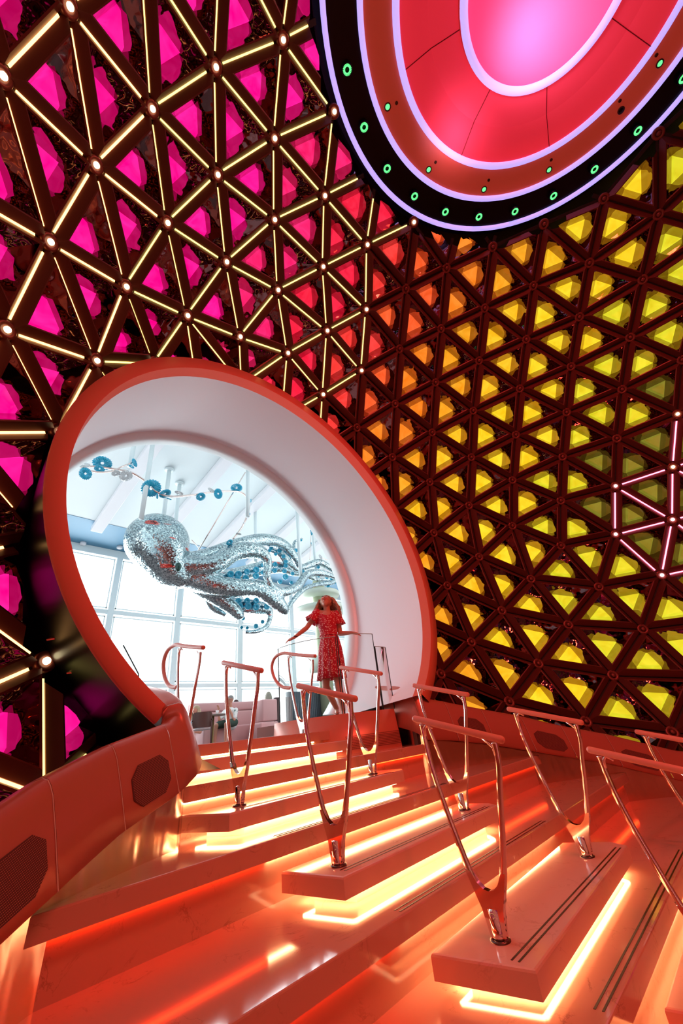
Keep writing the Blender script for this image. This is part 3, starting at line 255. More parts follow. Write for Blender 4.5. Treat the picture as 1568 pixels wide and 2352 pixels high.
def edge_boxes(bm, A, Bq, w, h0, h1, trim=0):
    mid = (A+Bq)/2; up = (DC-mid).normalized(); d = (Bq-A); L = d.length; d.normalize(); s = d.cross(up)
    A2, B2 = A+d*trim, Bq-d*trim
    P = [A2-s*w, A2+s*w, B2+s*w, B2-s*w]
    lo = [bm.verts.new(W3(p+up*h0)) for p in P]; hi = [bm.verts.new(W3(p+up*h1)) for p in P]
    bm.faces.new(lo); bm.faces.new(hi[::-1])
    for i in range(4): bm.faces.new((lo[i], lo[(i+1) % 4], hi[(i+1) % 4], hi[i]))
edges = {}
for t, s in zip(BAKE['T'], BAKE['S']):
    for i in range(3):
        e = tuple(sorted((t[i], t[(i+1) % 3]))); edges[e] = edges.get(e, 0) or (s == '1')
def clear(p, m=0): return not (p.y > 0 and (p-Vector((PC.x, p.y, PC.z))).length < PAX+m)
lit = []
def ok_pt(p): return clear(p, .02) and not (p.z > 6.2 and math.hypot(p.x-RC.x, p.y-RC.y) < 2.95)
def trim_edge(A, Q):
    P = [A.lerp(Q, k/24) for k in range(25)]; g = [p for p in P if ok_pt(p)]
    return (g[0], g[-1]) if len(g) > 2 else (A, A+(Q-A)*.01)
for (i, j), vis in edges.items():
    A, Q = Vv[i], Vv[j]
    if not clear((A+Q)/2, -.1): continue
    A, Q = trim_edge(A, Q); edge_boxes(backing, A, Q, .03, -.05, -.022)
    hi, hj = Hk[i], Hk[j]; mid = (A+Q)/2
    if '0' not in (hi, hj): lit.append((mid.length, i, j, '2' if '2' in (hi, hj) else '1', vis))
wd = struct('wall_dome', backing, M['groove'])
lit.sort(); rest = {'a': B(), 'b': B(), 'c': B()}; n = 0
for L, i, j, kd, vis in lit:
    A, Q = Vv[i], Vv[j]
    A, Q = trim_edge(A, Q)
    if (A-Q).length < .35: continue
    mid = (A+Q)/2
    key = 'c' if kd == '2' else ('a' if mid.x < .6 and mid.length < 6.6 else 'b'); mm = M[{'a':'led_orange','b':'led_yellow','c':'led_pink'}[key]]
    g = B() if (vis and n < 96) else rest[key]
    edge_boxes(g, A, Q, .012 if key == 'a' else .009 if key == 'b' else .0115, -.016, -.004, .13)
    if vis and n < 96: obj('light_strip', g, mm, wd); n += 1
for key, g in rest.items():
    if g.verts: tag(obj('light_strips', g, M[{'a':'led_orange','b':'led_yellow','c':'led_pink'}[key]], wd), kind='stuff')
hubs = sorted((v.length, i) for i, v in enumerate(Vv) if v.dot(FW) > .2 and clear(v, -.05) and v.z > -1.6)
hrest = B(); drest = B()
def hub(i, bm, dbm):
    v = Vv[i]; up = (DC-v).normalized(); M4 = align(W3(v), up)
    lathe(bm, [(.012,-.03),(.088,-.03),(.088,.030),(.080,.036),(.045,.036),(.043,.028)], 20, M4)
    if Hk[i] == '0': lathe(bm, [(.036,.028),(.036,.045),(.028,.056),(.012,.060)], 14, M4)
    else: lathe(dbm, [(.030,.028),(.030,.046),(.025,.054),(.010,.057)], 14, M4)
hubs = [h for h in hubs if ok_pt(Vv[h[1]])]
px_in = lambda v: abs(v.dot(RT)/v.dot(FW)) < .92 and abs(v.dot(UP)/v.dot(FW)) < 1.35
nh = 0; hub_set = set()
for L, i in hubs:
    vis = px_in(Vv[i])
    if vis and nh < 98:
        g, d = B(), B(); hub(i, g, d); o = obj('hub', g, M['hub'], wd, True); nh += 1
        if d.verts: obj('light_dot', d, M['dot_pink' if Hk[i] == '2' else 'dot_warm'], o, True)
        else: d.free()
    else: hub(i, hrest, drest)
if hrest.verts: tag(obj('hubs', hrest, M['hub'], wd, True), kind='stuff')
if drest.verts: tag(obj('light_dots', drest, M['dot_warm'], wd, True), kind='stuff')
sf = tag(obj('lattice_cells', stuff_f, M['strut']), 'dark bronze lattice cells of the dome outside the view', 'lattice', kind='stuff')
tag(obj('mirror_funnels', stuff_m, M['mirror'], sf), kind='stuff')
for k, g in stuff_p.items(): tag(obj('backlit_panels', g, M['p%x' % k], sf), kind='stuff')
# unseen opaque shell added behind the lattice to keep sky light out
sh = B(); bmesh.ops.create_uvsphere(sh, u_segments=64, v_segments=40, radius=7.05, matrix=Matrix.Translation(W3(DC)))
dead = [f for f in sh.faces if (lambda c: c.y > 0 and math.hypot(c.x-PC.x, c.z-EYE-PC.z) < 3.35)(f.calc_center_median())]
bmesh.ops.delete(sh, geom=dead, context='FACES'); struct('sky_block_shell', sh, M['groove'])
# ================================================================ ROUND OPENING
T6 = math.radians(6)
def circ(c, r, th, tilt=T6):
    u = Vector((1, 0, 0)); w = Vector((0, math.sin(tilt), math.cos(tilt))); return W3(Vector(c)+u*math.cos(th)*r+w*math.sin(th)*r)
def ringstrip(loops, a0, a1, m, name, parent=None, n=120):
    bm = B(); grid = [[bm.verts.new(circ(c, r, a0+(a1-a0)*k/n, tl)) for k in range(n+1)] for c, r, tl in loops]
    for g, h in zip(grid, grid[1:]):
        for k in range(n): bm.faces.new((g[k], g[k+1], h[k+1], h[k]))
    return struct(name, bm, m, parent, True)
a0, a1 = math.radians(-50), math.radians(231)
L0, L1, L2, L3 = ((3.05, 4.3, 2.24), 2.66, T6), ((3.14, 3.47, 2.38), 2.80, T6), ((3.115, 3.455, 2.345), 2.63, T6), ((3.0, 3.47, 2.24), 2.52, T6)
ringstrip([((3.14,3.50,2.38),2.81,T6), L1, L2], a0, a1, M['coral'], 'trim_1')
ringstrip([L2, L3], a0, a1, M['coral_daylit'], 'trim_2')
ringstrip([L0, ((3.14,3.50,2.38),2.81,T6)], a0, math.radians(244), M['black'], 'trim_3')
ringstrip([L3, ((3.0, 4.75, 2.19), 2.58, T6), ((3.0, 4.90, 2.19), 2.60, T6)], a0, a1, M['white'], 'wall_tunnel')
ringstrip([((3.0, 4.90, 2.19), 2.60, T6), ((3.0, 4.93, 2.19), 2.52, T6), ((3.0, 5.15, 2.19), 2.50, T6), ((3.0, 5.18, 2.19), 5.2, T6)], a0, a1, M['white_gloss'], 'trim_4')
ringstrip([((3.05, 3.95, 2.24), 2.63, 0), ((3.05, 4.26, 2.24), 2.66, 0), ((3.05, 4.24, 2.25), 2.9, 0), ((3.1, 3.93, 2.25), 4.3, 0)], math.radians(-90), math.radians(270), M['black'], 'sky_gap_plate')  # black plate added to close the gap where sky showed past the collar
# angle brackets on the black collar, left
for th, q in ((203, (152, 1455)), (214, (196, 1528))):
    p = onY(*q, 3.95); d = Vector((-.7, -.5, -.45))
    g = B(); M4 = align(W3(p), d); box(g, (-.035,-.006,0), (.035,.006,.16), M4); box(g, (-.05,-.05,-.008), (.05,.05,0), M4)
    tag(obj('bracket', g, mat('brass_bracket', (.75,.45,.12), .35, .8)), 'brass angle bracket on the dark side of the round opening, the %s one' % ('upper' if th == 203 else 'lower'), 'bracket')
# ================================================================ OVAL CEILING LIGHT
def flatring(name, r0, z0, r1, z1, m, parent=None, n=128):
    bm = B(); A = [bm.verts.new(W3((RC.x+r0*math.cos(2*PI*k/n), RC.y+r0*math.sin(2*PI*k/n), z0))) for k in range(n)]
    Q = [bm.verts.new(W3((RC.x+r1*math.cos(2*PI*k/n), RC.y+r1*math.sin(2*PI*k/n), z1))) for k in range(n)]
    for k in range(n): bm.faces.new((A[k], A[(k+1) % n], Q[(k+1) % n], Q[k]))
    return obj(name, bm, m, parent, True)
H0 = 7.96; cb = B(); lathe(cb, [(3.0, 0), (3.0, .5), (.1, .6)], 96, Matrix.Translation(W3((RC.x, RC.y, H0+.05))), caps=False); 
ceil = struct('ceiling', cb, M['black'])
def led(r, w, z): 
    bm = B(); lathe(bm, [(r-w, 0), (r-w, -.03), (r+w, -.03), (r+w, 0)], 128, Matrix.Translation(W3((RC.x, RC.y, z))), caps=False); return obj('light_ring', bm, M['led_lavender'], ceil, True)
led(2.87, .036, H0); led(2.40, .038, H0+.02); led(1.94, .045, H0+.04); led(1.06, .05, H0+.06)
flatring('black_band', 2.84, H0+.01, 2.43, H0+.03, M['black'], ceil)
flatring('coral_band', 2.37, H0+.02, 1.98, H0+.05, mat('emissive_coral_paint', (.62,.13,.085), .35, emit=(.62,.06,.03), es=.22), ceil)  # paint given a faint emission of its own, the band is no lamp
pinkm = mat('pink_backlit_fabric', (.8,.08,.16), .8, emit=(1, .030, .06), es=.42)
r0, r1 = 1.90, 1.10
flatring('fabric_band', r0, H0+.03, (r0+r1)/2, H0+.16, pinkm, ceil); flatring('fabric_band', (r0+r1)/2, H0+.16, r1, H0+.14, pinkm, ceil)
for k in range(8):
    a = 2*PI*k/8+.35; g = B(); tube(g, [W3((RC.x+r*math.cos(a), RC.y+r*math.sin(a), z)) for r, z in ((r0, H0+.024), (1.7, H0+.088), (1.5, H0+.152), (1.3, H0+.14), (r1, H0+.132))], .006, 6); obj('seam', g, mat('dark_red_seam', (.25,.01,.02), .5), ceil)
pinkc = mat('glowing_pink_dome', (.9,.16,.36), .85, emit=(1, .05, .20), es=.75)
bm = B(); lathe(bm, [(1.02, 0), (1.0, .05), (.9, .12), (.7, .17), (.4, .2), (.02, .21)], 64, Matrix.Translation(W3((RC.x, RC.y, H0+.04))), caps=False); obj('glowing_dome', bm, pinkc, ceil, True)
flatring('rim', 1.11, H0+.14, 1.11, H0+.03, M['coral'], ceil)
spot('ceiling_highlight_fill', (*(onZ(1215, 120, 8.15)*.92)[:2], 7.35), onZ(1240, 60, 8.15), (1, .50, .66), 150, 95, 1, .4)  # added spot without a fixture, puts the pink highlight on the centre
spot('ceiling_highlight_fill', (*(onZ(1050, 330, 8.1)*.95)[:2], 7.5), onZ(1050, 300, 8.1), (1, .4, .6), 45, 95, 1, .4)  # second added spot, brightens the lower part of the fabric band
green = mat('green_led', (.1,1,.4), .4, emit=(.12, 1, .26), es=1.5); green.cycles.emission_sampling = 'NONE'
_u = Vector((.662,.749,0)).normalized(); _n = Vector((-.749,.662,0)).normalized()
def rot_old(a): v = Vector((math.cos(a), math.sin(a), 0)); return Vector((v.dot(_u), v.dot(_n), 0))
names = ['leftmost', 'second from the left', 'third from the left', 'fourth from the left', 'fifth from the left', 'at the bottom of the oval', 'first right of the bottom one', 'second right of the bottom one', 'third right of the bottom one', 'fourth right of the bottom one', 'rightmost, brightest']
for k in range(25):
    a = math.radians(166.8-14.2*k); v = rot_old(a)*2.66; p = Vector((RC.x+v.x, RC.y+v.y, H0))
    if k > 11 and k < 23: continue
    nm = names[k] if k < 11 else None
    s = thing('spotlight', p, 'green ribbed spotlight in the black ceiling band, %s' % nm if nm else 'round spotlight in the black ceiling band, beyond the top edge', 'spotlight', 'spotlights around the ceiling oval')
    g = B(); lathe(g, [(.075,.02),(.075,-.05),(.066,-.055),(.030,.0)], 24, Matrix.Translation(W3(p)), caps=False); obj('housing', g, M['black'], s, True)
    g = B()
    for j in range(22):
        b = 2*PI*j/22; M4 = Matrix.Translation(W3(p)) @ Matrix.Rotation(b, 4, 'Z'); box(g, (.030,-.0045,-.046), (.064,.0045,-.038), M4)
    obj('lens_ribs', g, green, s)
for k, (rr, aa) in enumerate(((2.26,152.3),(2.27,124.3),(2.27,96.5),(2.24,68.6),(2.20,40.1),(2.20,25.4))):
    v = rot_old(math.radians(aa))*rr; p = Vector((RC.x+v.x, RC.y+v.y, H0+.03))
    s = thing('downlight', p, 'small recessed green downlight in the coral band, %s' % ('leftmost', 'second from the left', 'third from the left', 'third from the right', 'second from the right', 'rightmost')[k], 'downlight', 'downlights in the coral ceiling band')
    g = B(); lathe(g, [(.05,.01),(.05,-.012),(.036,-.012),(.034,0)], 20, Matrix.Translation(W3(p)), caps=False); obj('bezel', g, M['slot'], s, True)
    g = B(); lathe(g, [(.034,-.002),(.030,-.012),(.012,-.016)], 16, Matrix.Translation(W3(p))); obj('lens', g, green if k != 4 else M['black'], s, True)
    v2 = rot_old(math.radians(aa-1))*(rr-.13); p2 = Vector((RC.x+v2.x, RC.y+v2.y, H0+.035)); g = B(); lathe(g, [(.022,.01),(.022,-.008),(.012,-.004)], 14, Matrix.Translation(W3(p2))); obj('sensor', g, M['slot'], s, True)
# ================================================================ STAIRS
WC = Vector((3.456, -1.359)); WR = 4.83
def arcpts(Yf, r=5.02, n=40, back=None):
    """part of the round stair well beyond the line Y = Yf"""
    s = (Yf-WC.y)/r
    if s < -1: s = -1
    t0 = math.asin(s); a = [(WC.x+r*math.cos(t), WC.y+r*math.sin(t)) for t in [t0+(PI-2*t0)*k/n for k in range(n+1)]]
    return a
PLAT = [(-1.15, 1.04), (-.84, 1.82), (-.52, 2.56), (-.21, 3.29)]
BX = {-1.15:(3.1,5.2), -.84:(2.3,4.38), -.52:(2.0,3.95), -.21:(1.7,3.75)}
g = B(); prism(g, arcpts(-6.2), -1.56+EYE, -1.46+EYE); struct('floor', g, M['stone'])
TH = .098
def slots(parent, x0, x1, y, z):
    for dy in (0, .035):
        g = B(); box(g, (x0, y+dy, z+EYE-.002), (x1, y+dy+.010, z+EYE+.0015)); obj('inlay_strip', g, M['slot'], parent)
for i, (z, Yf) in enumerate(PLAT):
    prev = PLAT[i-1][0] if i else -1.46
    top4 = lambda y: [(1.2, y), (5.4, y), (5.4, 4.9), (1.2, 4.9)]; ap = top4 if i == 3 else arcpts
    g = B(); prism(g, ap(Yf), z-TH+EYE, z+EYE, .008); prism(g, ap(Yf+.07), prev+EYE-.02, z-TH+EYE)
    fl = struct('stair_platform', g, M['stone'])
    x0, x1 = arcpts(Yf)[-1][0]+.06, arcpts(Yf)[0][0]-.06; b0, b1 = BX[z]
    for xa, xb, mm, nm in ((x0, b0-.12, M['led_red'], 'red_light_strip'), (b0-.12, b1+.05, M['led_warm'], 'warm_light_strip'), (b1+.05, x1, M['led_red'], 'red_light_strip')):
        g = B(); box(g, (xa, Yf+.052, z-TH+EYE-.012), (xb, Yf+.066, z-TH+EYE-.002)); tag(obj(nm, g, mm, fl), 'glowing %s strip under the nosing' % nm.split('_')[0])
    if i < 3: slots(fl, {-1.15:2.5, -.84:2.17, -.52:1.95}[z], {-1.15:5.0, -.84:4.25, -.52:4.0}[z], Yf-.08+.02 if 0 else Yf+.04 if z > -.6 else Yf+.03, z)
# upper floor and the last step
g = B(); prism(g, [(1.2, 4.0), (6.3, 4.0), (6.3, 4.9), (1.2, 4.9)], .06-TH+EYE, .06+EYE, .008); prism(g, [(1.2, 4.07), (6.3, 4.07), (6.3, 4.9), (1.2, 4.9)], -.3+EYE, .06-TH+EYE)
up = struct('stair_platform', g, M['stone'])
g = B(); box(g, (1.5, 4.052, .06-TH+EYE-.012), (3.6, 4.066, .06-TH+EYE-.002)); obj('warm_light_strip', g, M['led_warm'], up)
g = B(); prism(g, [(-8, 4.9), (18, 4.9), (18, 14.2), (-8, 14.2)], -.1+EYE, .055+EYE); struct('floor', g, mat('upper_floor', (.16,.12,.12), .5))
# stone step blocks
def block(name, lab, z, poly, zb, group, slot=None):
    c = Vector((sum(p[0] for p in poly)/len(poly), sum(p[1] for p in poly)/len(poly), 0))
    t = thing('step_block', (c.x, c.y, zb), lab, 'step', group)
    g = B(); prism(g, poly, z-.098+EYE, z+EYE, .012); obj('tread', g, M['stone_light'], t)
    ins = [(c.x+(p[0]-c.x)*(1-.17/abs(p[0]-c.x) if abs(p[0]-c.x) > .17 else 1), c.y+(p[1]-c.y)*.62) for p in poly]
    g = B(); prism(g, ins, zb+EYE, z-.098+EYE); obj('base', g, M['base'], t)
    ring = [(c.x+(p[0]-c.x)*(1-.11/abs(p[0]-c.x)), c.y+(p[1]-c.y)*.74) for p in poly]
    g = B()
    for i in range(len(ring)):
        a, b = Vector((*ring[i], z-.104+EYE)), Vector((*ring[(i+1) % len(ring)], z-.104+EYE)); d = (b-a).normalized(); s = Vector((d.y, -d.x, 0))*.013
        lo = [g.verts.new(v+Vector((0,0,h))) for h in (0, .005) for v in (a-s, a+s, b+s, b-s)]
        for f in ((0,1,2,3),(7,6,5,4),(0,4,5,1),(1,5,6,2),(2,6,7,3),(3,7,4,0)): g.faces.new([lo[k] for k in f])
    tag(obj('light_strip', g, M['led_warm'], t), 'glowing warm white strip under the tread')
    if slot: slots(t, slot[0], slot[1], slot[2], z)
    return t
block('a', 'pale coral stone step block with the nearest pair of handrails standing on it', -1.0, [(2.33,1.25),(4.38,1.31),(4.46,1.45),(4.33,1.80),(2.24,1.75)], -1.15, 'step blocks', (2.36,4.30,1.335))
block('b', 'stone step block second from the bottom, carrying the middle pair of handrails', -.68, [(2.0,2.08),(3.95,2.10),(4.03,2.22),(3.97,2.54),(1.93,2.54)], -.84, 'step blocks', (2.08,3.88,2.145))
block('c', 'stone step block third from the bottom with a slanted left end', -.37, [(1.75,2.84),(3.75,2.92),(3.84,3.0),(3.78,3.27),(1.62,3.27)], -.52, 'step blocks', (1.9,3.6,2.92))
block('d', 'uppermost stone step block, just below the top floor edge', -.06, [(1.6,3.60),(3.75,3.60),(3.75,3.98),(1.6,3.98)], -.21, 'step blocks')
block('e', 'lowest stone step block at the bottom right, under the handrail cut by the frame', -1.31, [(3.1,.50),(5.2,.54),(5.28,.66),(5.2,1.02),(3.02,1.0)], -1.46, 'step blocks', (3.2,5.1,.58))
# ================================================================ PARAPETS
def lerp(tab, x):
    if x <= tab[0][0]: (x0, y0), (x1, y1) = tab[0], tab[1]
    elif x >= tab[-1][0]: (x0, y0), (x1, y1) = tab[-2], tab[-1]
    else:
        for (x0, y0), (x1, y1) in zip(tab, tab[1:]):
            if x <= x1: break
    return y0+(y1-y0)*(x-x0)/(x1-x0)
def Rpt(th, r): a = math.radians(th); return Vector((WC.x+r*math.cos(a), WC.y+r*math.sin(a)))
def section(p, nrm, zb, zt, lean=.13, back=True):
    """cross-section of the leaning panel at plan point p (bottom), nrm = outward"""
    q = lambda o, z: W3((p.x+nrm.x*o, p.y+nrm.y*o, z)); h = zt-zb
    pts = [q(.03, zb), q(0, zb+.015), q(lean*.5, zb+h*.5), q(lean*.9, zt-.07), q(lean+.01, zt-.03), q(lean+.03, zt-.005), q(lean+.06, zt+.004)]
    if back: pts += [q(lean+.13, zt-.01), q(lean+.16, zt-.05), q(lean+.15, zt-.3)]
    return pts
def parapet(name, stations, seams, grilles, wallmat):
    """stations: function s -> (p, nrm, zb, zt)"""
    toe = B(); S = [stations(s) for s in [seams[0]+(seams[-1]-seams[0])*k/90 for k in range(91)]]
    prev = None
    for p, nrm, zb, zt in S:
        a = toe.verts.new(W3((p.x+nrm.x*.10, p.y+nrm.y*.10, zb+.02))); b = toe.verts.new(W3((p.x+nrm.x*.115, p.y+nrm.y*.115, min(-.2, zb-.1)-1.2)))
        if prev: toe.faces.new((prev[0], prev[1], b, a))
        prev = (a, b)
    wall = struct(name, toe, wallmat, None, True)
    for k, (s0, s1) in enumerate(zip(seams, seams[1:])):
        g = B(); gap = .09 if abs(s1-s0) > 2 else .012; n = 14; rows = []
        sg = 1 if s1 > s0 else -1
        for j in range(n+1):
            s = s0+sg*gap/2+(s1-s0-sg*gap)*j/n; rows.append([g.verts.new(v) for v in section(*stations(s))])
        for a, b in zip(rows, rows[1:]):
            for i in range(len(a)-1): g.faces.new((a[i], a[i+1], b[i+1], b[i]))
        pn = obj('coral_panel', g, M['panel'], wall, True)
        g = B(); st = stations(s0); sec = section(*st); sec2 = section(*stations(s0+sg*.07 if abs(s1-s0) > 2 else s0+.012)); 
        off = Vector((st[1].x, st[1].y, 0))*-.002
        A = [g.verts.new(v+off) for v in sec[:8]]; Q = [g.verts.new(v+off) for v in sec2[:8]]
        for i in range(7): g.faces.new((A[i], A[i+1], Q[i+1], Q[i]))
        obj('seam_strip', g, M['panel_seam'], pn)
        for ga, gb in grilles:
            if min(s0, s1) < (ga+gb)/2 < max(s0, s1):
                # octagonal perforated field
                g = B(); rows = []; nx, nz = 44, 26
                def P(u, v, o=-.004):
                    s = ga+(gb-ga)*u; p, nrm, zb, zt = stations(s); q = section(p, nrm, zb, zt); w = .14+.62*v; a, b_ = q[1], q[3]
                    return a+(b_-a)*w - Vector((nrm.x, nrm.y, 0))*-o
                cut = .2
                base = [(cut, 0), (1-cut, 0), (1, cut*1.3), (1, 1-cut*1.3), (1-cut, 1), (cut, 1), (0, 1-cut*1.3), (0, cut*1.3)]
                vsb = [g.verts.new(P(u, v, -.006)) for u, v in base]; g.faces.new(vsb)
                gr = obj('speaker_grille', g, M['grille'], pn)
                g = B()
                def inside(u, v):
                    uu, vv = min(u, 1-u), min(v, 1-v); return uu/cut+vv/(cut*1.3) > 1.02
                for r in range(nz):
                    for c in range(nx):
                        u0 = (c+(.5 if r % 2 else 0)+.16)/nx; v0 = (r+.3)/nz; u1 = u0+.62/nx; v1 = v0+.34/nz
                        if u1 < 1 and inside(u0, v0) and inside(u1, v1): g.faces.new([g.verts.new(P(u, v, -.012)) for u, v in ((u0,v0),(u1,v0),(u1,v1),(u0,v1))])
                obj('grille_bars', g, M['panel'], gr)
    return wall
# left: s = angle; then the corner and the wing through the opening (s below 114 continues as path length)
Lzb = [(114.4, -.19), (116, -.24), (121.1, -.34), (125.7, -.47), (128.5, -.54), (150, -1.0), (180, -1.3)]
Lzt = [(114.8, .20), (120.2, .10), (125.4, -.03), (128.5, -.14), (150, -.62), (180, -1.0)]
LW = [(1.491, 2.933), (1.60, 3.00), (1.68, 3.12), (1.71, 3.30), (1.715, 3.52), (1.72, 3.85), (1.74, 4.3), (1.76, 4.9)]
RW = [(4.677, 3.20), (4.64, 3.28), (4.64, 3.42), (4.67, 3.65), (4.74, 3.95), (4.84, 4.3), (5.0, 4.85)]
def pathat(path, t):
    t = max(0, min(len(path)-1.001, t)); i = int(t); f = t-i; pp = [Vector(v) for v in path]
    p0, p1, p2, p3 = pp[max(i-1, 0)], pp[i], pp[i+1], pp[min(i+2, len(pp)-1)]
    q = .5*((2*p1)+(p2-p0)*f+(2*p0-5*p1+4*p2-p3)*f*f+(-p0+3*p1-3*p2+p3)*f**3)
    d = .5*((p2-p0)+2*(2*p0-5*p1+4*p2-p3)*f+3*(-p0+3*p1-3*p2+p3)*f*f); return q, d.normalized()
def Lst(s):
    if s >= 114.6: p = Rpt(s, 4.72); return p, (p-WC).normalized(), lerp(Lzb, s), lerp(Lzt, s)
    t = (114.6-s); q, d = pathat(LW, t); n = Vector((-d.y, d.x)); f = t/7
    return q, n, -.195+.62*f**1.2, .20+.50*f**1.1
def Rst(s):
    if s <= 75: p = Rpt(s, 4.72); return p, (p-WC).normalized(), lerp([(10,-1.4),(34.1,-.99),(43.3,-.73),(49.9,-.59),(56.6,-.45),(63.6,-.31),(70.4,-.21),(74.9,-.17)], s), lerp([(10,-1.1),(31.5,-.67),(40.7,-.39),(47.7,-.22),(54.3,-.04),(61,.10),(67.9,.24),(72.7,.32),(75,.35)], s-1)
    t = (s-75); q, d = pathat(RW, t); n = Vector((d.y, -d.x)); f = t/6
    return q, n, -.17+.35*f, .34+.30*f
parapet('wall_left', Lst, [114.6-6.9, 114.6-2.1, 115.5, 120.7, 125.5, 130.6, 135.6, 140.6, 145.6, 150.6, 160, 175], [(116.1, 119.8), (126.1, 129.9), (136.1, 139.9), (146.1, 150)], M['kick'])
parapet('wall_right', Rst, [80.9, 75.0, 69.0, 62.3, 55.4, 48.8, 42.0, 35.2, 28.5, 21.7, 10, -10, -40], [(63.2, 67.9), (49.6, 54.5), (36.0, 41.0), (22.4, 27.6)], M['kick_red'])
# dark panel with a socket beside the landing, right
g = B(); box(g, (4.7, 3.36, -.3+EYE), (4.98, 3.42, .1+EYE)); struct('baseboard_right', g, mat('dark_wood', (.10,.035,.03), .4))
# ================================================================ HANDRAILS
LOCAL = set()
def lobj(name, bm, m, parent, smooth=True):
    o = obj(name, bm, m, None, smooth); o.parent = parent; return o
def make_rail(label):
    root = thing('handrail_stand', (0,0,0), label, 'handrail', 'chrome handrail loops on the stairs')
    # local: x across, y along the climb, z up. loop lies in the y-z plane
    def leg(sg, ytop, ztop):
        pts = smoothpath([(0, sg*.026, .02, .018), (0, sg*.048, .14, .018), (0, sg*.098, .26, .017), (0, sg*.150, .44, .0155), (0, sg*.195, .62, .015), (0, sg*.228, .80 if sg > 0 else .74, .015), (0, sg*.238, ztop-.05, .015), (0, sg*.238, ztop, .018)], 5)
        g = B(); tube(g, [p[:3] for p in pts], [p[3]*1.2 for p in pts], 10, flat=.75, up=(1,0,0))
        # flared joint under the grip
        tube(g, [(0, ytop*.985, ztop-.07), (0, ytop*.96, ztop-.025), (0, ytop*.86, ztop-.002+(-.035 if sg < 0 else .0)*0), (0, ytop*.70, ztop+(.028 if sg < 0 else -.028))], [.012, .012, .010, .006], 8, up=(1,0,0))
        return g
    zt = lambda y: .945+y*.285
    lobj('leg', leg(-1, -.235, zt(-.235)-.012), M['chrome'], root); lobj('leg', leg(1, .235, zt(.235)-.012), M['chrome'], root)
    # web where the legs meet
    g = B(); prof = [(-.038,0),(-.060,.12),(-.108,.245),(-.118,.275),(-.090,.270),(-.062,.225),(-.03,.200),(0,.194),(.03,.200),(.062,.225),(.090,.270),(.118,.275),(.108,.245),(.060,.12),(.038,0)]
    a = [g.verts.new((-.016, y, z)) for y, z in prof]; b = [g.verts.new((.016, y, z)) for y, z in prof]; g.faces.new(a); g.faces.new(b[::-1])
    for i in range(len(a)): g.faces.new((a[i], a[(i+1) % len(a)], b[(i+1) % len(a)], b[i]))
    lobj('fork', g, M['chrome'], root, False)
    g = B(); lathe(g, [(.034,-.003),(.033,.02),(.031,.13)], 20); 
    for v in g.verts:
        if v.co.z > .1: v.co.z += v.co.x*.45
    lobj('post', g, M['chrome'], root)
    g = B(); lathe(g, [(.052,-.004),(.052,.006),(.047,.009),(.036,.009)], 28, caps=False); lobj('floor_collar', g, mat('dark_collar', (.15,.08,.07), .25, .9), root)
    g = B(); tube(g, [(.018,0,.118), (.034,0,.118)], .008, 10); lobj('bolt', g, M['black'], root)
    g = B(); capsule(g, (0,-.285,zt(-.285)+.012), (0,.285,zt(.285)+.012), .021, .021, 14); lobj('grip', g, M['grip'], root)
    return root
def copy_tree(r, label, rz=0):
    c = r.copy(); C.objects.link(c); c['label'] = label
    for ch in list(r.children):
        d = ch.copy(); C.objects.link(d); d.parent = c
    return c
rail_pos = [((2.51,1.50,-1.0), 'nearest whole chrome handrail loop, on the left end of the front step block'),
            ((4.00,1.50,-1.0), 'chrome handrail loop on the right end of the front step block'),
            ((2.14,2.26,-.68), 'chrome handrail loop left of the centre, on the second step block, overlapping the woman'),
            ((3.72,2.30,-.68), 'chrome handrail loop on the right end of the second step block'),
            ((1.97,3.07,-.37), 'chrome handrail loop in front of the seated man, left end of the third step block'),
            ((3.48,3.09,-.37), 'chrome handrail loop right of the woman, right end of the third step block'),
            ((3.42,.76,-1.31), 'chrome handrail loop at the lower right, cut by the frame'),
            ((4.92,.76,-1.31), 'farther chrome handrail loop at the right edge, partly in the frame')]
first = make_rail(rail_pos[0][1]); first.location = W3(rail_pos[0][0])
for p, l in rail_pos[1:]: c = copy_tree(first, l); c.location = W3(p)
def make_crook(label):
    r = copy_tree(first, label); r['group'] = 'chrome handrail loops with a crook at the top of the stairs'
    for ch in list(r.children):
        if ch.name.startswith('grip'): bpy.data.objects.remove(ch)
    pts = smoothpath([(0,-.30,.90), (0,-.1,.945), (0,.15,1.01), (0,.34,1.06), (0,.52,1.04), (0,.60,.93), (0,.55,.78), (0,.42,.66), (0,.27,.615), (0,.20,.61)], 6)
    g = B(); tube(g, pts, .021, 14); lobj('grip', g, M['grip'], r); return r
k1 = make_crook('chrome handrail with a curled crook end, left, beside the parapet corner'); k1.location = W3((2.02, 4.13, .0))
k2 = make_crook('chrome handrail with a curled crook end, behind the middle loop, left of the woman'); k2.location = W3((3.52, 4.13, -.02))
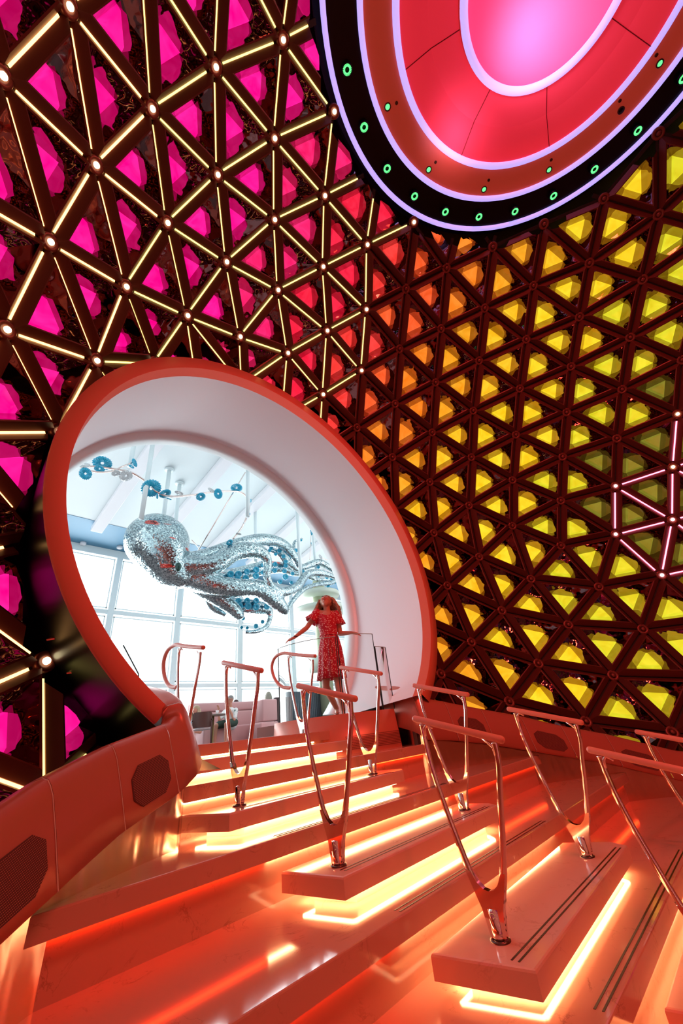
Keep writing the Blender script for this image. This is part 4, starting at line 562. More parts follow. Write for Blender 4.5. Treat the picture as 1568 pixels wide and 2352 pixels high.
# ================================================================ UPPER ROOM
YW = 14.0
g = B(); box(g, (-8, YW-.1, -.6+EYE), (18, YW+.1, -.3+EYE)); ww = struct('wall_window', g, M['cream'])
mx = [-6.0, -3.6, -1.1, 1.4, 4.07, 6.28, 8.85, 11.5, 14.0, 16.4]
tz = [(-.3, .12), (1.93, .13), (4.12, .14), (6.05, .28)]
for k, x in enumerate(mx):
    g = B(); box(g, (x-.09, YW-.12, -.3+EYE), (x+.09, YW+.08, 6.1+EYE), bevel=.01); obj('mullion', g, M['cream'], ww)
for z, h in tz:
    g = B(); box(g, (-8, YW-.10, z+EYE), (18, YW+.06, z+h+EYE), bevel=.01); obj('transom', g, M['cream'], ww)
n = 0
for a, b in zip(mx, mx[1:]):
    for (z0, h0), (z1, h1) in zip(tz, tz[1:]):
        n += 1; g = B(); box(g, (a+.09, YW-.01, z0+h0+EYE), (b-.09, YW+.01, z1+EYE)); p = struct('window_%d' % n, g, M['pane'])
        g = B(); w = .035
        for lo, hi in (((a+.12, YW-.05, z0+h0+.05), (b-.12, YW-.02, z0+h0+.05+w)), ((a+.12, YW-.05, z1-.05-w), (b-.12, YW-.02, z1-.05)), ((a+.12, YW-.05, z0+h0+.05), (a+.12+w, YW-.02, z1-.05)), ((b-.12-w, YW-.05, z0+h0+.05), (b-.12, YW-.02, z1-.05))):
            box(g, (lo[0], lo[1], lo[2]+EYE), (hi[0], hi[1], hi[2]+EYE))
        obj('window_frame', g, M['cream'], p)
blue = mat('blue_soffit_paint', (.085, .25, .40), .5)
g = B(); box(g, (-8, 12.15, 6.30+EYE), (18, 14.3, 6.40+EYE)); struct('trim_5', g, blue)
g = B(); box(g, (-8, 12.05, 6.33+EYE), (18, 12.15, 6.55+EYE)); struct('trim_6', g, mat('orange_cove', (.95,.42,.26), .5, emit=(1,.45,.3), es=.25))
ceilz = lambda y: 6.30+.2*(12.2-y)
g = B(); quad(g, W3((-8, 12.2, ceilz(12.2))), W3((18, 12.2, ceilz(12.2))), W3((18, 4.95, ceilz(4.95))), W3((-8, 4.95, ceilz(4.95))))
quad(g, W3((-8, 12.2, ceilz(12.2)+.1)), W3((18, 12.2, ceilz(12.2)+.1)), W3((18, 4.95, ceilz(4.95)+.1)), W3((-8, 4.95, ceilz(4.95)+.1)))
cw = struct('ceiling_upper', g, M['white_gloss'])
for x in (-.8, 1.0, 2.85, 4.65, 6.45, 8.25, 10.05, 11.8):
    g = B(); M4 = Matrix.Translation(W3((x, 8.6, ceilz(8.6)-.10))) @ Matrix.Rotation(-math.atan(.2), 4, 'X'); box(g, (-.16, -3.7, -.09), (.16, 3.9, .09), M4, .02); obj('beam', g, M['white'], cw)
for sx, nm in ((-8, 'wall_far_left'), (18, 'wall_far_right')):
    g = B(); quad(g, W3((sx, 4.95, -.2)), W3((sx, 14.2, -.2)), W3((sx, 14.2, 8)), W3((sx, 4.95, 8))); struct(nm, g, M['white'])
for k, (px, py) in enumerate(((191, 1247), (275, 1256))):
    p = onZ(px, py, 6.28); g = B(); lathe(g, [(.03, .02), (.09, .02), (.09, -.05), (.07, -.07), (.01, -.07)], 20, Matrix.Translation(W3(p)))
    tag(obj('ceiling_sensor', g, M['white'], None, True), 'small white round fixture under the blue soffit, %s' % ('nearer the left edge of the opening' if k == 0 else 'the smaller one beside the sculpture head'), 'fixture')
# hanging poles
for k, (x, y, zb) in enumerate(((2.7,8.27,4.6), (2.35,8.5,6.0), (3.56,9.27,4.8), (4.04,9.64,4.9), (5.23,7.96,5.3), (7.53,8.59,4.0), (8.81,9.27,4.6), (6.6,9.6,4.9))):
    w = ['long pole left of the sculpture head', 'short pole at the left end of the garland', 'pole over the top of the sculpture head', 'pole just right of the sculpture head', 'pole in the middle over the arms', 'pole over the right arms', 'rightmost pole near the edge of the opening', 'short pole over the arched upper arm'][k]
    t = thing('suspension_pole', (x, y, zb), 'white vertical ceiling pole, the '+w, 'pole', 'white poles carrying the hanging sculpture')
    g = B(); tube(g, [W3((x, y, zb)), W3((x, y, ceilz(y)))], .055, 14); obj('shaft', g, M['cream'], t, True)
    g = B(); lathe(g, [(.13, 0), (.13, -.03), (.07, -.05)], 20, Matrix.Translation(W3((x, y, ceilz(y))))); obj('ceiling_plate', g, M['cream'], t, True)
# pale green column with tiers
p = onY(735, 1400, 10.6); t = thing('column', (p.x, p.y, .06), 'pale green column with stacked glass tiers behind the standing woman', 'column')
col = mat('pale_green_paint', (.42,.46,.30), .4); g = B(); lathe(g, [(.24, .06), (.24, 5.0), (.20, 5.2)], 28, Matrix.Translation(W3((p.x, p.y, 0)))); obj('shaft', g, col, t, True)
for z, r, h in ((4.55, .75, .16), (3.95, .95, .18), (1.9, .6, .5)):
    g = B(); lathe(g, [(.24, 0), (r, 0), (r+.03, h*.5), (r, h), (.24, h)], 36, Matrix.Translation(W3((p.x, p.y, z)))); obj('tier', g, mat('pale_tier', (.62,.68,.58), .3), t, True)
# ---------------------------------------------------------------- curved landing with glass
LC = Vector((4.62, 4.62)); LR = 1.0
def arc(a, r=LR): a = math.radians(a); return Vector((LC.x+r*math.cos(a), LC.y+r*math.sin(a)))
land = thing('landing_balustrade', (LC.x, LC.y, -.06), 'curved landing with a coral front and tall curved glass around the standing woman', 'balustrade')
A0, A1 = 165, 272
g = B(); ang = [A0+(A1-A0)*k/40 for k in range(41)]
lo = [g.verts.new(W3((*arc(a, LR+.04), -.215))) for a in ang]; hi = [g.verts.new(W3((*arc(a), .22))) for a in ang]; inn = [g.verts.new(W3((*arc(a, LR-.1), .22))) for a in ang]
for k in range(40): g.faces.new((lo[k], lo[k+1], hi[k+1], hi[k])); g.faces.new((hi[k], hi[k+1], inn[k+1], inn[k]))
fas = obj('coral_front', g, mat('coral_fascia', (.66,.19,.12), .32, .15), land, True)
g = B(); ng = 60; 
for r in range(9):
    for c in range(ng):
        a = 228+ (271-228)*(c+(.5 if r % 2 else 0))/ng; b = a+(271-228)/ng*.62; z = -.17+r*.0165
        g.faces.new([g.verts.new(W3((*arc(q, LR+.046), zz))) for q, zz in ((a, z), (b, z), (b, z+.009), (a, z+.009))])
obj('perforated_grille', g, M['grille'], fas)
g = B(); prism(g, [arc(a, LR-.02) for a in ang]+[(5.0, 5.2), (3.6, 5.2)], .08+EYE, .20+EYE); struct('floor', g, mat('landing_floor', (.35,.16,.13), .4))
for k, (b0, b1, zt) in enumerate(((170, 228, 1.17), (229.5, 262, 1.19), (263, 277, 1.02))):
    g = B(); n = 20
    for r_, in ((LR-.045,),):
        A = [g.verts.new(W3((*arc(b0+(b1-b0)*j/n, LR-.045), .22))) for j in range(n+1)]; Q = [g.verts.new(W3((*arc(b0+(b1-b0)*j/n, LR-.045), zt))) for j in range(n+1)]
        for j in range(n): g.faces.new((A[j], A[j+1], Q[j+1], Q[j]))
    gp = obj('glass_panel', g, M['glass'], land, True)
    g = B(); tube(g, [W3((*arc(b0, LR-.045), .22)), W3((*arc(b0, LR-.045), zt))], .008, 6); obj('glass_edge', g, M['glass_edge'], gp)
    g = B(); tube(g, [W3((*arc(b1, LR-.045), .22)), W3((*arc(b1, LR-.045), zt))], .006, 6); obj('glass_edge', g, M['glass_edge'], gp)
    g = B(); tube(g, [W3((*arc(b0+(b1-b0)*j/n, LR-.045), zt)) for j in range(n+1)], .005, 6); obj('top_edge', g, mat('pale_glass_edge', (.35,.5,.47), .15), gp)
# glass panes seen behind and at the left
for nm, pts, lab in (('glass_screen', ((283,1482,7.2),(318,1548,7.2),(316,1760,7.2),(275,1760,7.2)), 'glass balustrade pane with a slanted top edge behind the left parapet'),
                     ('glass_screen', ((820,1492,6.2),(845,1484,6.6),(856,1700,6.6),(838,1700,6.2)), 'narrow flat glass pane behind the curved glass on the right')):
    P = [onY(a, b, c) for a, b, c in pts]; g = B(); g.faces.new([g.verts.new(W3(p)) for p in P]); o = obj(nm, g, M['glass']); tag(o, lab, 'glass pane')
    g = B(); tube(g, [W3(p) for p in P[:3]], .010, 6); 
    obj('glass_edge', g, M['glass_edge'], o)
# ---------------------------------------------------------------- banquette, curtain, table, chair
YS = 11.3
def at(px, py, Y=YS): return onY(px, py, Y)
FZ = .055
pinkf = mat('pink_upholstery', (.62,.33,.33), .75, sheen=.3)
p0, p1 = at(468, 1640), at(614, 1640); s = thing('banquette', ((p0.x+p1.x)/2, YS+.4, FZ), 'long pink upholstered banquette behind the seated man', 'sofa')
g = B(); box(g, (p0.x, YS-.05, FZ+.02+EYE), (p1.x+.6, YS+.65, FZ+.50+EYE), bevel=.05); obj('seat', g, pinkf, s, True)
g = B(); box(g, (p0.x-.1, YS+.50, FZ+.35+EYE), (p1.x+.6, YS+.78, FZ+.92+EYE), bevel=.05); obj('backrest', g, pinkf, s, True)
g = B(); box(g, (p0.x-.1, YS+.52, FZ+.93+EYE), (p1.x+.6, YS+.80, FZ+1.17+EYE), bevel=.05); obj('headrest', g, pinkf, s, True)
q0, q1 = at(598, 1600, 10.6), at(632, 1600, 10.6); s2 = thing('booth_end', ((q0.x+q1.x)/2, 10.7, FZ), 'pink booth end with square cushions left of the dark ribbed screen', 'sofa')
g = B(); box(g, (q0.x, 10.5, FZ+.50+EYE), (q1.x, 10.8, FZ+1.07+EYE), bevel=.04); obj('backrest', g, pinkf, s2, True)
g = B(); box(g, (q0.x-.1, 10.45, FZ+EYE), (q1.x, 11.0, FZ+.48+EYE), bevel=.05); obj('seat', g, pinkf, s2, True)
def ribbed(x0, x1, y, z0, z1, m, lab, nr=11):
    g = B(); 
    for k in range(nr):
        xa = x0+(x1-x0)*k/nr; xb = x0+(x1-x0)*(k+1)/nr; tube(g, [W3(((xa+xb)/2, y, z0)), W3(((xa+xb)/2, y, z1))], (xb-xa)*.52, 10)
    box(g, (x0, y, z0+EYE), (x1, y+.1, z1+EYE)); tag(obj('ribbed_screen', g, m, None, True), lab, 'screen')
r0 = at(632, 1600, 10.6); ribbed(r0.x, r0.x+.62, 10.6, FZ, FZ+1.12, mat('dark_brown_ribs', (.10,.055,.055), .6), 'dark brown ribbed screen beside the pink booth')
ribbed(r0.x+.72, r0.x+3.6, 10.9, FZ, FZ+1.30, mat('slate_ribs', (.085,.105,.13), .5), 'slate grey ribbed screen behind the curved glass and the woman', 34)
# table
tp = at(489, 1646, 10.6); t = thing('cafe_table', (tp.x, tp.y, FZ), 'round cafe table on a brass post in front of the seated man', 'table')
g = B(); lathe(g, [(.02,.72),(.34,.72),(.36,.735),(.34,.75),(.02,.75)], 30, Matrix.Translation(W3((tp.x, tp.y, FZ)))); obj('table_top', g, mat('grey_stone_top', (.30,.27,.25), .3), t, True)
g = B(); lathe(g, [(.24,0),(.24,.02),(.035,.04),(.035,.72)], 20, Matrix.Translation(W3((tp.x, tp.y, FZ)))); obj('post', g, mat('brass', (.62,.42,.18), .3, .9), t, True)
g = B(); lathe(g, [(.01,0),(.030,0),(.042,.09),(.038,.09),(.028,.01)], 16, Matrix.Translation(W3((tp.x+.05, tp.y-.12, FZ+.751)))); tag(obj('cup', g, mat('white_ceramic', (.85,.85,.85), .2), None, True), 'small white cup on the cafe table', 'cup')
# armchair seen from behind
cp = at(464, 1660, 10.0); cpv = Vector((cp.x, 10.0, FZ)); R4 = Matrix.Rotation(math.radians(-28), 4, 'Z')
def CL(x, y, z): v = R4 @ Vector((x*.86, y*.86, z*.90)); return W3(cpv+v)
ch = thing('dining_chair', cpv, 'dark wooden armchair with a curved back and pale seat, seen from behind', 'chair'); wood = mat('dark_walnut', (.085,.04,.032), .45)
for sx in (-1, 1):
    g = B(); tube(g, [CL(sx*.25, -.24, 0), CL(sx*.25, -.22, .45), CL(sx*.245, -.27, .62)], [.014, .020, .016], 8); obj('leg', g, wood, ch, True)
    g = B(); tube(g, [CL(sx*.27, .26, 0), CL(sx*.26, .24, .66)], [.014, .020], 8); obj('leg', g, wood, ch, True)
    g = B(); tube(g, [CL(sx*.25, -.25, .66), CL(sx*.27, 0, .665), CL(sx*.265, .26, .66)], .018, 8); obj('armrest', g, wood, ch, True)
g = B(); n = 12
rows = []
for j, z in enumerate((.48, .52, .66, .80, .85)):
    w = (.22, .255, .27, .265, .23)[j]; rows.append([(g.verts.new(CL(w*math.sin(a), -.26-.06*(1-math.cos(a*1.2))+.12*(1-math.cos(a)), z)), g.verts.new(CL(w*math.sin(a), -.285+.12*(1-math.cos(a)), z))) for a in [(-1+2*k/n)*1.3 for k in range(n+1)]])
for a, b in zip(rows, rows[1:]):
    for k in range(n):
        for s_ in (0, 1): g.faces.new((a[k][s_], a[k+1][s_], b[k+1][s_], b[k][s_]))
obj('backrest', g, wood, ch, True)
g = B(); lathe(g, [(.02,.385),(.21,.385),(.225,.41),(.21,.43),(.02,.435)], 24); bmesh.ops.transform(g, matrix=Matrix.Translation(W3(cpv)) @ R4, verts=g.verts); obj('seat', g, mat('pale_seat', (.55,.50,.50), .6), ch, True)
# ================================================================ OCTOPUS SCULPTURE
YO = 9.0
def OP(px, py, dy=0): return onY(px, py, YO+dy)
PXM = 93.0
octo = B()
def arm(rows, n=6, seg=16):
    P = smoothpath([(*OP(a, b, d), w/PXM) for a, b, w, d in rows], n)
    tube(octo, [W3(p[:3]) for p in P], [max(p[3], .012) for p in P], seg)
cH = OP(362, 1245, .1)
ball(octo, W3(cH), .76, 32, (1.0, .85, .94))
arm([(352,1240,60,.1),(375,1275,58,.05),(395,1305,46,0),(420,1318,32,-.05),(450,1325,24,-.05)])
arm([(400,1320,34,0),(440,1320,30,0),(480,1330,24,0)])
arm([(425,1292,23,0),(475,1277,19,-.1),(535,1255,18,-.2),(600,1240,18,-.2),(648,1250,16,-.1),(676,1280,13,.0),(690,1303,10,.1),(712,1297,11,.1),(735,1292,11,0),(765,1310,8,-.1),(792,1333,3,-.2)])
arm([(425,1302,24,-.2),(490,1298,23,-.45),(540,1268,22,-.6),(590,1266,20,-.7),(613,1288,13,-.75),(613,1325,10,-.75),(625,1350,11,-.75),(650,1360,12,-.7),(682,1348,12,-.6),(707,1318,11,-.5),(745,1318,10,-.5),(792,1334,3,-.4)])
arm([(425,1320,28,0),(485,1342,24,-.3),(540,1350,22,-.5),(590,1352,20,-.6),(628,1376,20,-.6),(650,1398,15,-.55),(656,1411,7,-.5)])
arm([(425,1325,24,.1),(478,1360,20,0),(520,1386,18,-.1),(545,1408,15,-.15),(553,1422,8,-.2)])
arm([(470,1335,14,.5),(520,1324,18,.55),(560,1316,20,.6),(600,1306,20,.6),(645,1304,17,.6),(672,1316,10,.6),(700,1318,6,.5)])
arm([(500,1370,12,.4),(540,1388,17,.4),(580,1394,19,.4),(612,1400,15,.4),(620,1415,8,.4),(612,1438,7,.35),(590,1450,6,.3),(562,1452,5,.3)])
arm([(475,1372,10,.6),(490,1395,11,.6),(518,1411,8,.6)])
arm([(700,1310,7,.3),(682,1285,6,.35),(675,1262,6,.4),(677,1244,5,.4),(695,1237,4,.35)])
arm([(662,1400,5,-.3),(672,1380,7,-.2),(700,1352,7,-.1),(730,1342,7,0),(760,1338,9,.1),(785,1325,6,.1)])
arm([(640,1265,12,.9),(660,1290,12,.9),(700,1320,8,.9),(740,1332,8,.8),(780,1322,5,.6)])
arm([(620,1262,9,.3),(640,1270,9,.3),(652,1285,8,.3),(660,1302,6,.3)])
om = mat('mirror_mosaic', (.62,.74,.76), .16, .95)
vor = nd(om, 'ShaderNodeTexVoronoi', Scale=42); lk(om, tc(om), vor.inputs['Vector'])
hs = nd(om, 'ShaderNodeValToRGB'); e = hs.color_ramp.elements; e[0].position = .0; e[0].color = (.14,.20,.24,1); e[1].position = 1; e[1].color = (.70,.88,.90,1)
sep = nd(om, 'ShaderNodeSeparateColor'); lk(om, vor.outputs['Color'], sep.inputs[0]); lk(om, sep.outputs[0], hs.inputs['Fac']); 
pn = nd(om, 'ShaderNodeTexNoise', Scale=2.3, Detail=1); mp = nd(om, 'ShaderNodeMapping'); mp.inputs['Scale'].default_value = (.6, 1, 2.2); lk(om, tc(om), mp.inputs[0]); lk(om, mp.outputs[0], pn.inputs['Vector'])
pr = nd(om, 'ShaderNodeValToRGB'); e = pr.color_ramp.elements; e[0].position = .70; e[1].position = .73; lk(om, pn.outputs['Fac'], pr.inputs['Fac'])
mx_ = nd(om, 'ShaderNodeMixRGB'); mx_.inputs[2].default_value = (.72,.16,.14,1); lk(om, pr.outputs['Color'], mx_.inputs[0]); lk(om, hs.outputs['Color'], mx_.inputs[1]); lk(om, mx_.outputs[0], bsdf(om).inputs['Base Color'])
v2 = nd(om, 'ShaderNodeTexVoronoi', Scale=42); lk(om, tc(om), v2.inputs['Vector'])
nm_ = nd(om, 'ShaderNodeVectorMath', operation='SUBTRACT'); nm_.inputs[1].default_value = (.5,.5,.5); lk(om, v2.outputs['Color'], nm_.inputs[0])
sc_ = nd(om, 'ShaderNodeVectorMath', operation='SCALE'); sc_.inputs['Scale'].default_value = .34; lk(om, nm_.outputs[0], sc_.inputs[0])
ge = nd(om, 'ShaderNodeNewGeometry'); ad = nd(om, 'ShaderNodeVectorMath', operation='ADD'); lk(om, ge.outputs['Normal'], ad.inputs[0]); lk(om, sc_.outputs[0], ad.inputs[1])
no = nd(om, 'ShaderNodeVectorMath', operation='NORMALIZE'); lk(om, ad.outputs[0], no.inputs[0]); lk(om, no.outputs[0], bsdf(om).inputs['Normal'])
ot = thing('octopus_sculpture', cH, 'giant hanging octopus sculpture covered in silver mirror mosaic', 'sculpture')
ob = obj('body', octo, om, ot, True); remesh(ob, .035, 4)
teal = mat('teal_glass', (.012,.36,.56), .12, coat=.6)
suck = [(529,1319,9),(547,1319,9),(566,1313,8),(588,1309,9),(528,1333,7),(545,1331,9),(564,1329,9),(587,1323,9),(603,1298,6),(602,1315,6),(631,1296,7),(655,1299,7),(630,1311,7),(652,1312,7),(671,1318,6),
 (547,1381,8),(567,1380,8),(587,1380,8),(549,1392,9),(569,1392,9),(587,1394,9),(612,1393,8),(530,1388,6),(602,1428,5),(587,1438,6),(567,1442,4),(554,1441,4),(540,1398,6),(553,1410,6),(557,1420,5),
 (694,1313,6),(713,1300,6),(730,1303,5),(731,1323,5),(752,1345,6),(768,1337,6),(776,1316,6),(783,1335,5),(760,1330,5),(749,1327,5),(622,1259,6),(641,1265,7),(650,1278,6),(655,1290,6),(618,1265,5),(632,1273,5),
 (690,1241,4),(679,1264,6),(679,1274,5),(655,1325,9),(642,1336,7),(668,1338,5),(679,1371,4),(663,1387,4)]
front_y = lambda px, py: None
for a, b, r in suck:
    p = OP(a, b, (.28 if 500 < a < 680 and 1290 < b < 1340 else .12 if 500 < a < 640 and b > 1370 else .12)); rr = r/PXM*1.0
    g = B(); ax = (-.35+random.uniform(-.15,.15), -1, -.35); lathe(g, [(rr*.25, -.10), (rr*.9, -.02), (rr, .03), (rr*.92, .06), (rr*.45, .045), (rr*.12, .02)], 18, align(W3(p), ax)); obj('sucker', g, teal, ot, True)
g = B(); ball(g, W3(OP(409, 1302, -.62)), .085, 16, (.8, .8, 1.3)); obj('eye', g, mat('dark_green_eye', (.015,.07,.06), .15), ot, True)
# suspension cables
for k, (a, b) in enumerate((((452,1270,9.0),(563,1085,8.2)), ((440,1240,9.1),(480,1285,9.6)), ((560,1250,9.2),(430,1290,8.8)))):
    if k == 2: continue
    P, Q = onY(*a[:2], a[2]), onY(*b[:2], b[2]); g = B(); tube(g, [W3(P), W3(Q)], .016 if k == 0 else .010, 8)
    tag(obj('strut', g, M['chrome'], None, True), ('long slanted steel strut from the octopus head up to the ceiling', 'thin steel cable crossing behind the octopus neck')[k], 'strut')
# ---------------------------------------------------------------- garland of glass discs
clear = mat('clear_white_glass', (.70,.74,.76), .1, trans=.35, coat=.5)
def gdisc(p, r, ax, m, parent, nr=22):
    g = B(); n = nr*2; prof = [(.18,.0),(.34,.16),(.62,.22),(.9,.14),(1,0),(.9,-.14),(.62,-.22),(.34,-.16),(.18,0)]; rings = []
    for q, z in prof: rings.append([g.verts.new((q*r*(1+(.07*q if k % 2 else -.03))*math.cos(2*PI*k/n), q*r*(1+(.07*q if k % 2 else -.03))*math.sin(2*PI*k/n), z*r*(1.15 if k % 2 else .85))) for k in range(n)])
    for a, b in zip(rings, rings[1:]):
        for k in range(n): g.faces.new((a[k], a[(k+1) % n], b[(k+1) % n], b[k]))
    bmesh.ops.transform(g, matrix=align(W3(p), ax), verts=g.verts); return obj('glass_disc', g, m, parent)
YG = 8.3
gp = lambda a, b, d=0: onY(a, b, YG+d)
gt = thing('glass_garland', gp(184, 1080), 'steel branch with blue and clear ribbed glass discs hanging above the octopus head', 'garland')
def branch(pts, r, parent):
    g = B(); P = smoothpath([(*gp(a, b, d), 0) for a, b, d in pts], 6); tube(g, [W3(p[:3]) for p in P], r, 10); return obj('branch', g, M['chrome'], parent, True)
branch([(186,1074,0),(215,1071,0),(255,1076,0),(300,1085,.0),(335,1106,0),(360,1130,0),(392,1140,0),(440,1137,0),(500,1129,0),(545,1129,0),(564,1138,0),(572,1160,0),(568,1182,0),(556,1210,0),(535,1238,.1)], .024, gt)
branch([(192,1078,0),(225,1084,-.05),(258,1082,-.05),(280,1072,0),(305,1062,0)], .018, gt)
for a, b, r, c, ax in ((235,1064,19,'b',(.1,.3,1)), (309,1063,10,'b',(.8,-1,.2)), (302,1072,6,'b',(.3,-.2,1)), (196,1088,13,'b',(-.6,-.7,-.8)), (192,1068,12,'w',(-.3,-.8,.6)), (228,1077,10,'b',(.1,.2,1)), (266,1087,9,'w',(.3,-.5,-1)), (289,1093,14,'w',(.2,-.6,-1)),
    (347,1122,22,'b',(.1,-.85,-1)), (379,1134,14,'b',(.4,-.4,-1)), (361,1139,7,'b',(.9,-.6,0)), (388,1146,6,'b',(.1,-.6,1)), (411,1132,10,'w',(.1,-.3,1)), (461,1141,12,'b',(.1,-.7,-1)), (485,1126,10,'w',(.1,-1,.6)), (501,1134,14,'b',(.2,-1,-.3)), (543,1121,16,'b',(.1,.3,1)),
    (576,1150,5,'b',(1,-.5,.1)), (569,1182,7,'b',(.2,-.6,-1)), (560,1203,4,'b',(1,-.6,.2)), (548,1226,7,'w',(.1,-.3,1)), (527,1246,9,'b',(.2,-.8,-1))):
    gdisc(gp(a, b), r/101, ax, teal if c == 'b' else clear, gt)
gt2 = thing('glass_garland', gp(716, 1205, .6), 'short string of glass discs hanging at the right over the octopus arm tips', 'garland')
branch([(716,1190,.6),(714,1225,.6),(713,1250,.6),(711,1285,.6)], .010, gt2); branch([(735,1280,.6),(755,1287,.6),(790,1296,.6)], .014, gt2)
for a, b, r, c, ax in ((715,1222,11,'b',(1,-.5,.1)), (714,1248,4,'b',(1,-.5,.1)), (736,1279,9,'w',(.2,-1,.3)), (760,1290,5,'b',(.1,-1,0)), (757,1280,7,'w',(.2,-.3,1))): gdisc(gp(a, b, .6), r/101, ax, teal if c == 'b' else clear, gt2)
# ================================================================ PEOPLE
skin = mat('skin', (.56,.25,.17), .5); bsdf(skin).inputs['Subsurface Weight'].default_value = .1; bsdf(skin).inputs['Subsurface Scale'].default_value = .02
WP = Vector((4.27, 4.25, 0)); VD = Vector((WP.x, WP.y, 0)).normalized()          # away from the viewer
VR = Vector((VD.y, -VD.x, 0))
def body_pt(px, py, dy=0, base=WP):
    vd = Vector((base.x, base.y, 0)).normalized(); d = ray(px, py); t = (base.dot(vd)-dy)/d.dot(vd); return d*t
def person_body(name, parts, m, parent, voxel=.007, smooth=3):
    g = B()
    for a, b, ra, rb in parts: capsule(g, W3(a), W3(b), ra, rb, 12)
    o = obj(name, g, m, parent, True); remesh(o, voxel, smooth); return o
w = thing('person', (WP.x, WP.y, .22), 'woman with wavy blond hair in a red floral dress, standing and looking up', 'person')
J = lambda a, b, d=0: body_pt(a, b, d)
hd = J(748, 1382, .02); neck = J(751, 1402, 0); ch_ = J(751, 1420, .0); 
shL, shR = J(727, 1409, 0), J(774, 1411, 0); elL, wrL, haL = J(704, 1442, .05), J(676, 1464, .16), J(660, 1472, .20)
elR, wrR, haR = J(781, 1455, -.02), J(807, 1453, .10), J(819, 1455, .14)
wa = J(754, 1460, 0); hp = J(757, 1497, 0); hipL, hipR = J(748, 1503), J(769, 1503)
knL, knR = J(748, 1576, .03), J(778, 1578, .06); anL, anR = J(773, 1628, -.10), J(788, 1632, .06)
def hand(wr, ha, spread, curl, parts):
    d = (ha-wr).normalized(); up = Vector((0,0,1)); s = d.cross(up).normalized(); 
    pal = wr+d*.085; parts.append((wr, pal, .021, .020))
    for k, (o, L) in enumerate(((-.024,.070),(-.008,.082),(.008,.078),(.024,.062))):
        b = pal+s*o-d*.01; parts.append((b+s*-o*.1, b, .016, .011)); m1 = b+d*L*.5+s*o*spread; parts.append((b, m1, .010, .009)); parts.append((m1, m1+(d*.7-up*curl).normalized()*L*.55, .009, .007))
    tb = wr+d*.03-s*.02; t1 = tb-s*.028+d*.03; parts.append((tb, t1, .014, .011)); parts.append((t1, t1+d*.03-up*.01, .010, .008))
P = [(neck, hd, .050, .050), (ch_, neck, .07, .05), (shL, shR, .055, .055), (ch_, wa, .115, .10), (wa, hp, .10, .13), (hipL, knL, .088, .052), (hipR, knR, .088, .052),
     (knL, knL+(anL-knL)*.35, .050, .052), (knL+(anL-knL)*.35, anL, .052, .032), (knR, knR+(anR-knR)*.35, .050, .052), (knR+(anR-knR)*.35, anR, .052, .032),
     (shL, elL, .046, .036), (elL, elL+(wrL-elL)*.3, .036, .036), (elL+(wrL-elL)*.3, wrL, .036, .023), (shR, elR, .046, .036), (elR, elR+(wrR-elR)*.3, .036, .036), (elR+(wrR-elR)*.3, wrR, .036, .023)]
fwd = (-VD*.8+Vector((0,0,.55))-VR*.15).normalized()                              # where the face points: up, towards the room
top = Vector((0,0,1))-fwd*fwd.z; top.normalize(); side = fwd.cross(top)
P += [(hd-fwd*.015, hd-fwd*.02+top*.045, .082, .080), (hd+fwd*.02-top*.05, hd+fwd*.01, .058, .070), (hd+fwd*.035-top*.088, hd+fwd*.02-top*.05, .034, .05),   # skull, jaw, chin
      (hd+fwd*.080+top*.012, hd+fwd*.100-top*.022, .010, .014), (hd+fwd*.072-top*.052, hd+fwd*.073-top*.056, .020, .018),
      (hd+fwd*.066+side*.034-top*.012, hd+fwd*.06+side*.036-top*.02, .022, .02), (hd+fwd*.066-side*.034-top*.012, hd+fwd*.06-side*.036-top*.02, .022, .02)]
for sg in (-1, 1): P.append((hd+side*sg*.078-top*.01, hd+side*sg*.082+top*.02, .014, .016))
for an, kn in ((anL, knL), (anR, knR)): P.append((an-Vector((0,0,.03)), an-Vector((0,0,.06))-VD*.11, .030, .024))
hand(wrL, haL, .3, .5, P); hand(wrR, haR, .3, .6, P)
person_body('body', P, skin, w)
# facial features
for sg in (-1, 1):
    g = B(); ball(g, W3(hd+fwd*.076+side*sg*.031+top*.016), .0125, 12); obj('eye', g, mat('eye_white', (.75,.70,.68), .2), w, True)
    g = B(); ball(g, W3(hd+fwd*.087+side*sg*.031+top*.018), .006, 10); obj('iris', g, mat('iris', (.05,.04,.03), .2), w, True)
    g = B(); tube(g, [W3(hd+fwd*.083+side*sg*.014+top*.034), W3(hd+fwd*.086+side*sg*.032+top*.040), W3(hd+fwd*.074+side*sg*.050+top*.034)], .0035, 6); obj('eyebrow', g, mat('brow', (.12,.06,.03), .7), w, True)
g = B(); tube(g, [W3(hd+fwd*.082-side*.022-top*.054), W3(hd+fwd*.094-top*.053), W3(hd+fwd*.082+side*.022-top*.054)], [.003, .0075, .003], 8); obj('lips', g, mat('lips', (.50,.08,.08), .35), w, True)
